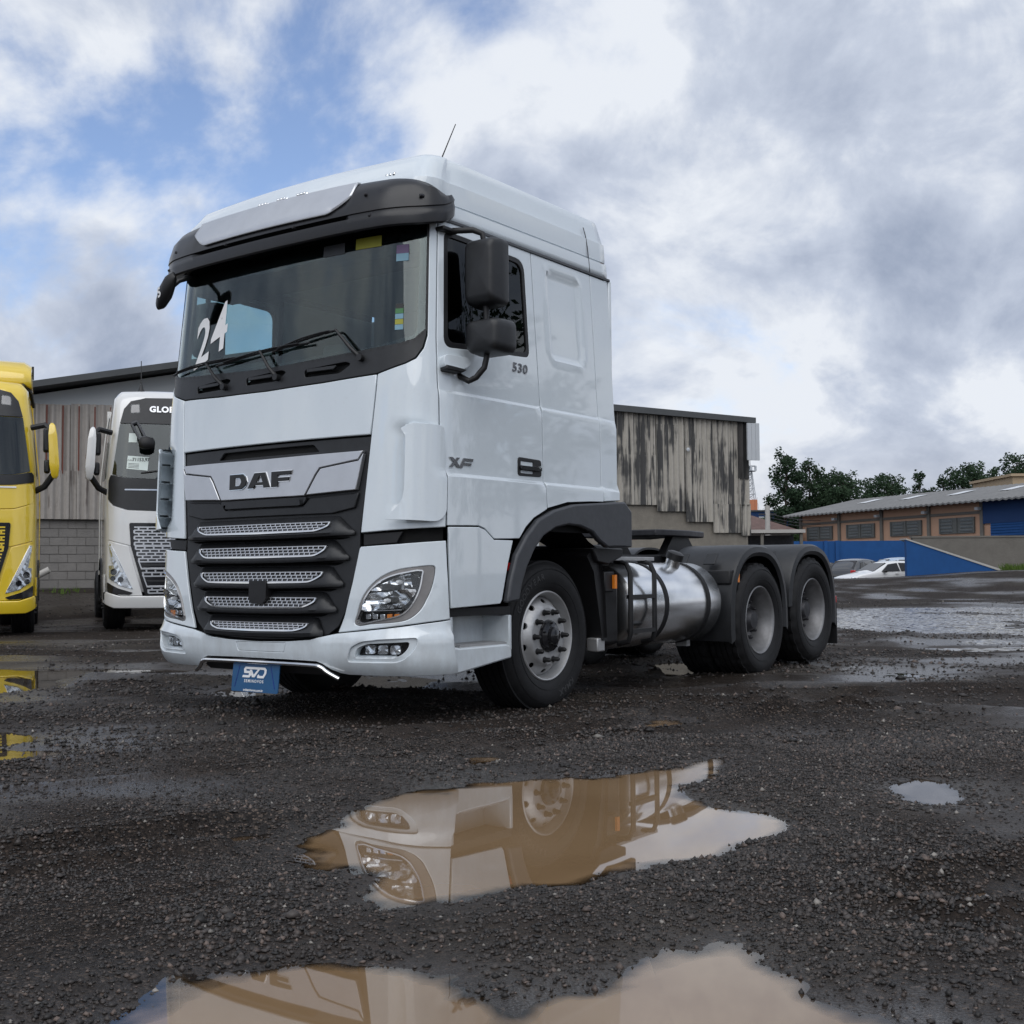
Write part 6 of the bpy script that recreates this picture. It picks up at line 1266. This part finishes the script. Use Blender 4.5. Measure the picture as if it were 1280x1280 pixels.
    for mir in (False, True):
        e = empty('headlamp'); e.parent = t
        sh = [(1.185,1.36),(1.21,1.34),(1.14,1.10),(.83,.66),(.98,.70),(1.195,.83),(1.20,1.03),(1.13,1.05)]; sh = [(1.20,1.375),(1.155,1.385),(.81,.665),(1.0,.715),(1.19,.84),(1.195,1.04),(1.135,1.05)]
        Pn('housing', sh, 'headlamp_chrome', e, off=.026, th=.012, mir=mir, step=.04, offfn=lambda a, b: .006*np.sin(a*60)*np.sin(b*50), smooth=20)
        for (a, b, r) in ((1.11,.94,.05), (1.0,.82,.045), (1.12,.84,.04)): Pn('projector', [(a+r*math.cos(q), b+r*math.sin(q)) for q in np.linspace(0, 2*math.pi, 13)[:-1]], 'gloss_black', e, off=.034, th=.01, mir=mir, bevel=.003)
        Pn('light_blade', [(1.185,1.35),(1.15,1.36),(.955,.93),(1.0,.935)], 'print_white', e, off=.034, th=.006, mir=mir); Pn('lens', [(1.08+(a-1.08)*1.02, 1.0+(b-1.0)*1.02) for a, b in sh], 'lens_glass', e, off=.044, th=.003, mir=mir, bevel=0)
        Pn('fog_intake', rounded([(1.24,.76),(1.20,.70),(1.0,.63),(.83,.585),(.80,.605),(.95,.565),(1.2,.585)] if False else [(1.235,.78),(1.05,.685),(.81,.61),(.86,.575),(1.05,.585),(1.22,.62)], .012, 2), 'gloss_black', t, off=.028, th=.02, mir=mir)
    bu = [(0,.555),(.66,.555),(1.0,.555),(1.26,.63),(1.30,.60),(1.30,.44),(1.1,.37),(0,.36)]; Pn('bumper', bu+[(-a, b) for a, b in bu[-2:0:-1]], col, off=.035, th=.03, bevel=.015)
    for sg in (1, -1):
        e = empty('mirror'); e.parent = t
        g = G(); rows = []
        for (z, a, b) in ((2.40,.10,.03),(2.44,.13,.06),(2.60,.15,.085),(3.05,.15,.075),(3.20,.13,.05),(3.24,.09,.02)): rows.append([(.16+a*x, sg*(1.50-.06*(z-2.4)+b*y), z) for x, y in ((-.9,-.8),(-1,0),(-.9,.9),(.9,1),(1,0),(.9,-.8))])
        g.grid(rows, close=True); g.f += [tuple(range(6)), tuple(range(len(g.v)-6, len(g.v)))]; g.build('housing', col, e, us=True, smooth=50)
        g = G(); g.box((.17, sg*1.375, 2.98), (.22, .10, .36)); g.box((.17, sg*1.385, 2.58), (.20, .09, .20)); g.build('glass_case', 'black_plastic', e, us=True, bevel=.03)
        g = G(); g.tube([(.30, sg*1.15, 3.18),(.22, sg*1.35, 3.22),(.18, sg*1.43, 3.14)], .045, 8); g.build('upper_arm', 'black_plastic', e, us=True); g = G(); g.tube([(.35, sg*1.22, 2.22),(.25, sg*1.35, 2.28),(.18, sg*1.47, 2.45)], .05, 8); g.build('lower_arm', 'black_plastic', e, us=True)
        Pn('side_window', rounded([(1.46,3.05),(1.46,2.45),(2.3,2.45),(2.3,3.1)], .06, 3), 'dark_glass', t, off=.005, th=.01, mir=sg < 0)
        Pn('side_skirt', [(1.40,.9),(1.40,.45),(1.75,.45),(1.85,.9)], col, t, off=.012, mir=sg < 0); Pn('step_shadow', [(1.36,.62),(1.36,.5),(1.40,.5),(1.40,.62)], 'black_plastic', t, off=.02, mir=sg < 0)
        g = G(); g.lathe([(.60,0),(.60,-.5*sg),(.66,-.5*sg),(.66,.02*sg)], (1.42, 1.26*sg, .52), 's', 24, 0, math.pi); g.build('wheel_arch', 'black_plastic', t, us=True)
        wheel('front_wheel', t, 1.42, 1.18, .50, sg, 'front'); wheel('rear_wheel', t, 4.9, 1.20, .50, sg, 'rear')
    for s0 in (-.4, .4): g = G(); g.box((3.4, s0, .92), (5.4, .08, .26)); g.build('frame_rail', 'black_plastic', t, us=True)
    g = G(); g.box((1.15, 0, .70), (1.7, 1.7, .5)); g.build('engine_tray', 'cavity_black', t, us=True)
    g = G(); g.box((3.0, 0, .70), (1.5, 1.9, .55)); g.build('side_tanks', 'black_plastic', t, us=True, bevel=.08)
    for (u, s, nm) in ((.16, .48, 'wiper'), (.16, -.25, 'wiper')): g = G(); g.tube([Q.pt(s, 2.44, .03), Q.pt(s+.12, 2.60, .05), Q.pt(s-.45, 2.52, .03)], .014, 6); g.build(nm, 'black_plastic', t, us=True)
    if spoiler:
        e = empty('roof_deflector'); e.parent = t
        g = G(); rows = []
        for (u, z) in ((.95,3.94),(1.05,4.14),(1.25,4.28),(1.6,4.37),(2.15,4.40),(2.15,3.9)): rows.append([(u, -1.10, z-.06), (u, -1.0, z), (u, 0, z+.02), (u, 1.0, z), (u, 1.10, z-.06), (u, 1.12, 3.88)])
        g.grid([[(r[0][0], -1.12, 3.88)]+r for r in rows]); o = g.build('shell', col, e, us=True, smooth=40, recalc=False); m = o.modifiers.new('th', 'SOLIDIFY'); m.thickness = .03; m.offset = -1
        g = G(); g.box((2.16, 0, 4.30), (.06, 2.3, .22)); g.build('trailing_edge', 'black_plastic', e, us=True)
        for sg in (1, -1): g = G(); g.tube([(.75, sg*.98, 3.88),(1.0, sg*1.02, 3.93),(1.3, sg*1.12, 3.85),(1.5, sg*1.16, 3.65)], .03, 8); g.build('strut', 'black_plastic', e, us=True)
    else:
        e = empty('antenna'); e.parent = t; g = G(); g.lathe([(0,.14),(.02,.13),(.05,.04),(.08,0)], (.75,-.66,3.92), 'w', 12); g.build('base', 'black_plastic', e, us=True); g = G(); g.tube([(.75,-.66,4.05),(.78,-.66,4.45)], .008, 5); g.build('whip', 'black_plastic', e, us=True)
        text_on(Q, 'GLOBETROTTER', .03, 3.57, .135, t, 'silver', off=.026, ext=.006, name='roof_lettering', bold=.006, sx=1.18, spacing=1.12)
        s_ = Pn('paper_notice', [(-.97,2.99),(-.62,2.97),(-.635,2.77),(-.97,2.79)] if False else [(-.93,2.80),(-.585,2.78),(-.60,2.56),(-.935,2.585)], 'paper', w, off=.024, th=.002, bevel=0)
        text_on(Q, '71153,97', -.715, 2.735, .075, t, 'print_black', off=.0262, ext=0, name='notice_lettering', bold=.002)
        text_on(Q, 'PLACA', -.875, 2.725, .034, t, 'print_black', off=.0262, ext=0, name='notice_lettering'); 
        for k in range(4): Pn('notice_line', [(-.91,2.678-.022*k),(-.74,2.668-.022*k),(-.74,2.661-.022*k),(-.91,2.671-.022*k)], 'steel_dark', t, off=.0255, th=.0008, bevel=0)
        Pn('paper_notice', [(-.935,3.17),(-.80,3.17),(-.80,3.02),(-.935,3.02)], 'paper', w, off=.024, th=.002, bevel=0)
        e = empty('front_view_mirror'); e.parent = t
        pa, pb = Q.pt(-.86,3.33,.06), Q.pt(-.70,3.05,.16); g = G(); d = (pb-pa); 
        for s in (-1, 1): g.tube([pa+np.array([0, s*.045, s*.02]), pb+np.array([0, s*.045, s*.02])], .022, 8)
        g.tube([pa+np.array([0,-.045,-.02]), pa+np.array([0,.045,.02])], .03, 8); g.tube([pb+np.array([0,-.06,-.02]), pb+np.array([0,.06,.02])], .035, 8); g.build('arm', 'grey_plastic', e, us=True)
        c = Q.pt(-.63,2.98,.20); g = G(); rows = []
        for (z, r) in ((.09,.02),(.07,.10),(.0,.135),(-.08,.125),(-.11,.08)): rows.append([(c[0]+r*.6*math.cos(q), c[1]+r*math.sin(q), c[2]+z) for q in np.linspace(0, 2*math.pi, 17)[:-1]])
        g.grid(rows, close=True); g.f += [tuple(range(16)), tuple(range(len(g.v)-16, len(g.v)))]; g.build('housing', 'black_plastic', e, us=True, smooth=50)
    return t
TA = math.pi/2+R(21)
parked_truck('parked_truck', (-5.45, 19.95, .04), TA, 'cream_paint', 'white high roof truck parked behind, half hidden by the big white cab', False, 1)
parked_truck('parked_truck', (-8.50, 18.05, .0), TA, 'yellow_paint', 'yellow truck with roof deflector cut off by the left edge', True, 0)

# ================================================================== PARKED CARS BEYOND THE BANK
def car(loc, ang, col, label, suv=0.0):
    e = empty('parked_car', loc, ang); tag(e, label, 'car', 'cars parked below the blue wall'); Lc, Wc = 4.05+.3*suv, .86; Hr = 1.48+.14*suv
    st = [(0,.45,.62,.70,.60),(.12,.30,.75,.80,.74),(.55,.22,.88,.90,.80),(1.05,.20,.96,.985,.83),(1.25,.20,.97,1.03,.84),(1.75,.20,.98,1.34,.85),(2.05,.20,.985,1.45,.86),(2.6,.20,.99,Hr,.86),(3.2,.20,1.0,Hr-.02,.86),(3.55,.22,1.01,Hr-.10,.85),(3.85,.28,1.02,1.18,.83),(3.98,.35,1.0,1.05,.80),(4.05,.45,.85,.90,.72)]
    g = G(); rows = []
    for (x, zs, zb, zr, w) in st:
        x *= Lc/4.05; wr = w*.74 if zr > zb+.12 else w*.90
        rows.append([(x,-w*.93,zs),(x,-w,zs+.12),(x,-w,zb-.10),(x,-w*.965,zb),(x,-wr*1.02,zr-.05 if zr > zb+.1 else zr-.01),(x,-wr*.86,zr),(x,0,zr+.025),(x,wr*.86,zr),(x,wr*1.02,zr-.05 if zr > zb+.1 else zr-.01),(x,w*.965,zb),(x,w,zb-.10),(x,w,zs+.12),(x,w*.93,zs)])
    g.grid(rows, close=True); m = 13; g.f += [tuple(range(m)), tuple(range(len(g.v)-m, len(g.v)))]; o = g.build('body', col, e, smooth=60, bevel=0); sb = o.modifiers.new('sub', 'SUBSURF'); sb.levels = 2; sb.render_levels = 2
    k = Lc/4.05
    for sg in (1, -1):
        for (pts) in ([(1.52,1.03),(1.92,1.33),(2.35,1.385),(2.40,1.04)], [(2.46,1.04),(2.42,1.388),(3.1,1.37),(3.28,1.06)], [(3.34,1.07),(3.18,1.355),(3.42,1.30),(3.62,1.10)]):
            pts = [(x, z+(.10*suv if z > 1.2 else 0)) for x, z in pts]
            g = G(); f = lambda x, z, o: (x*k, sg*(.845-(z-1.0)*.50+o), z); g.prism(pts, lambda x, z: f(x, z, -.05), lambda x, z: f(x, z, .018)); g.build('side_window', 'gloss_black', e, smooth=0, bevel=.01)
        g = G(); g.box((1.62*k, sg*.93, 1.03), (.12,.16,.11)); g.build('door_mirror', 'black_plastic', e, bevel=.03)
        g = G(); g.box((4.0*k, sg*.66, .93), (.12,.24,.16)); g.build('tail_lamp', 'red_lens', e, bevel=.03); g = G(); g.box((.22, sg*.62, .72), (.2,.26,.12)); g.build('headlight', 'headlamp_chrome', e, bevel=.03)
        g = G(); g.box((2.22*k, sg*.875, .93), (.16,.03,.03)); g.build('door_handle', col, e)
        for x in (.78, 3.28): 
            g = G(); g.lathe([(0,.0),(.20,.0),(.21,-.02),(.31,.0),(.315,-.18),(0,-.18)], (x*k, 0, .31), 's', 24); o = g.build('wheel', 'rubber', e); o.location = (0, sg*.80, 0); o.scale = (1, sg, 1)
            g = G(); g.lathe([(0,.012),(.19,.008),(.2,-.01)], (x*k, 0, .31), 's', 16); o = g.build('wheel_cover', 'alloy', e); o.location = (0, sg*.80, 0); o.scale = (1, sg, 1)
    for (pts, wd) in (([(1.20,1.02),(1.86,1.39)], .62), ([(3.90,1.10),(3.50,1.40+.10*suv)], .60)):
        a, b = pts; g = G(); n_ = .03 if a[0] > 2 else -.03; g.add([(a[0]*k+n_, -wd*1.08, a[1]), (a[0]*k+n_, wd*1.08, a[1]), (b[0]*k+n_, wd*.92, b[1]), (b[0]*k+n_, -wd*.92, b[1]), (a[0]*k-n_, -wd*1.08, a[1]-.03), (a[0]*k-n_, wd*1.08, a[1]-.03), (b[0]*k-n_, wd*.92, b[1]-.03), (b[0]*k-n_, -wd*.92, b[1]-.03)], [(0,1,2,3),(4,5,6,7),(0,1,5,4),(1,2,6,5),(2,3,7,6),(3,0,4,7)]); g.build('windscreen' if a[0] < 2 else 'rear_window', 'gloss_black', e, smooth=0)
    return e
car((14.1, 51.7, -.12), R(16), 'car_white', 'small white hatchback in profile in front of the blue ramp wall')
car((18.1, 57.8, -.05), R(222), 'car_black', 'black car showing its red tail lamp left of the white hatchback', .5)
car((13.6, 60.5, .02), R(200), 'car_white', 'white car behind the black car, only its roof showing', .3)
car((18.2, 61.5, -.02), R(170), 'car_black', 'dark car roof behind the black car against the blue wall')
car((21.8, 59.0, .05), R(185), 'car_blue', 'pale blue car roof next to the edge of the blue ramp wall', .4)
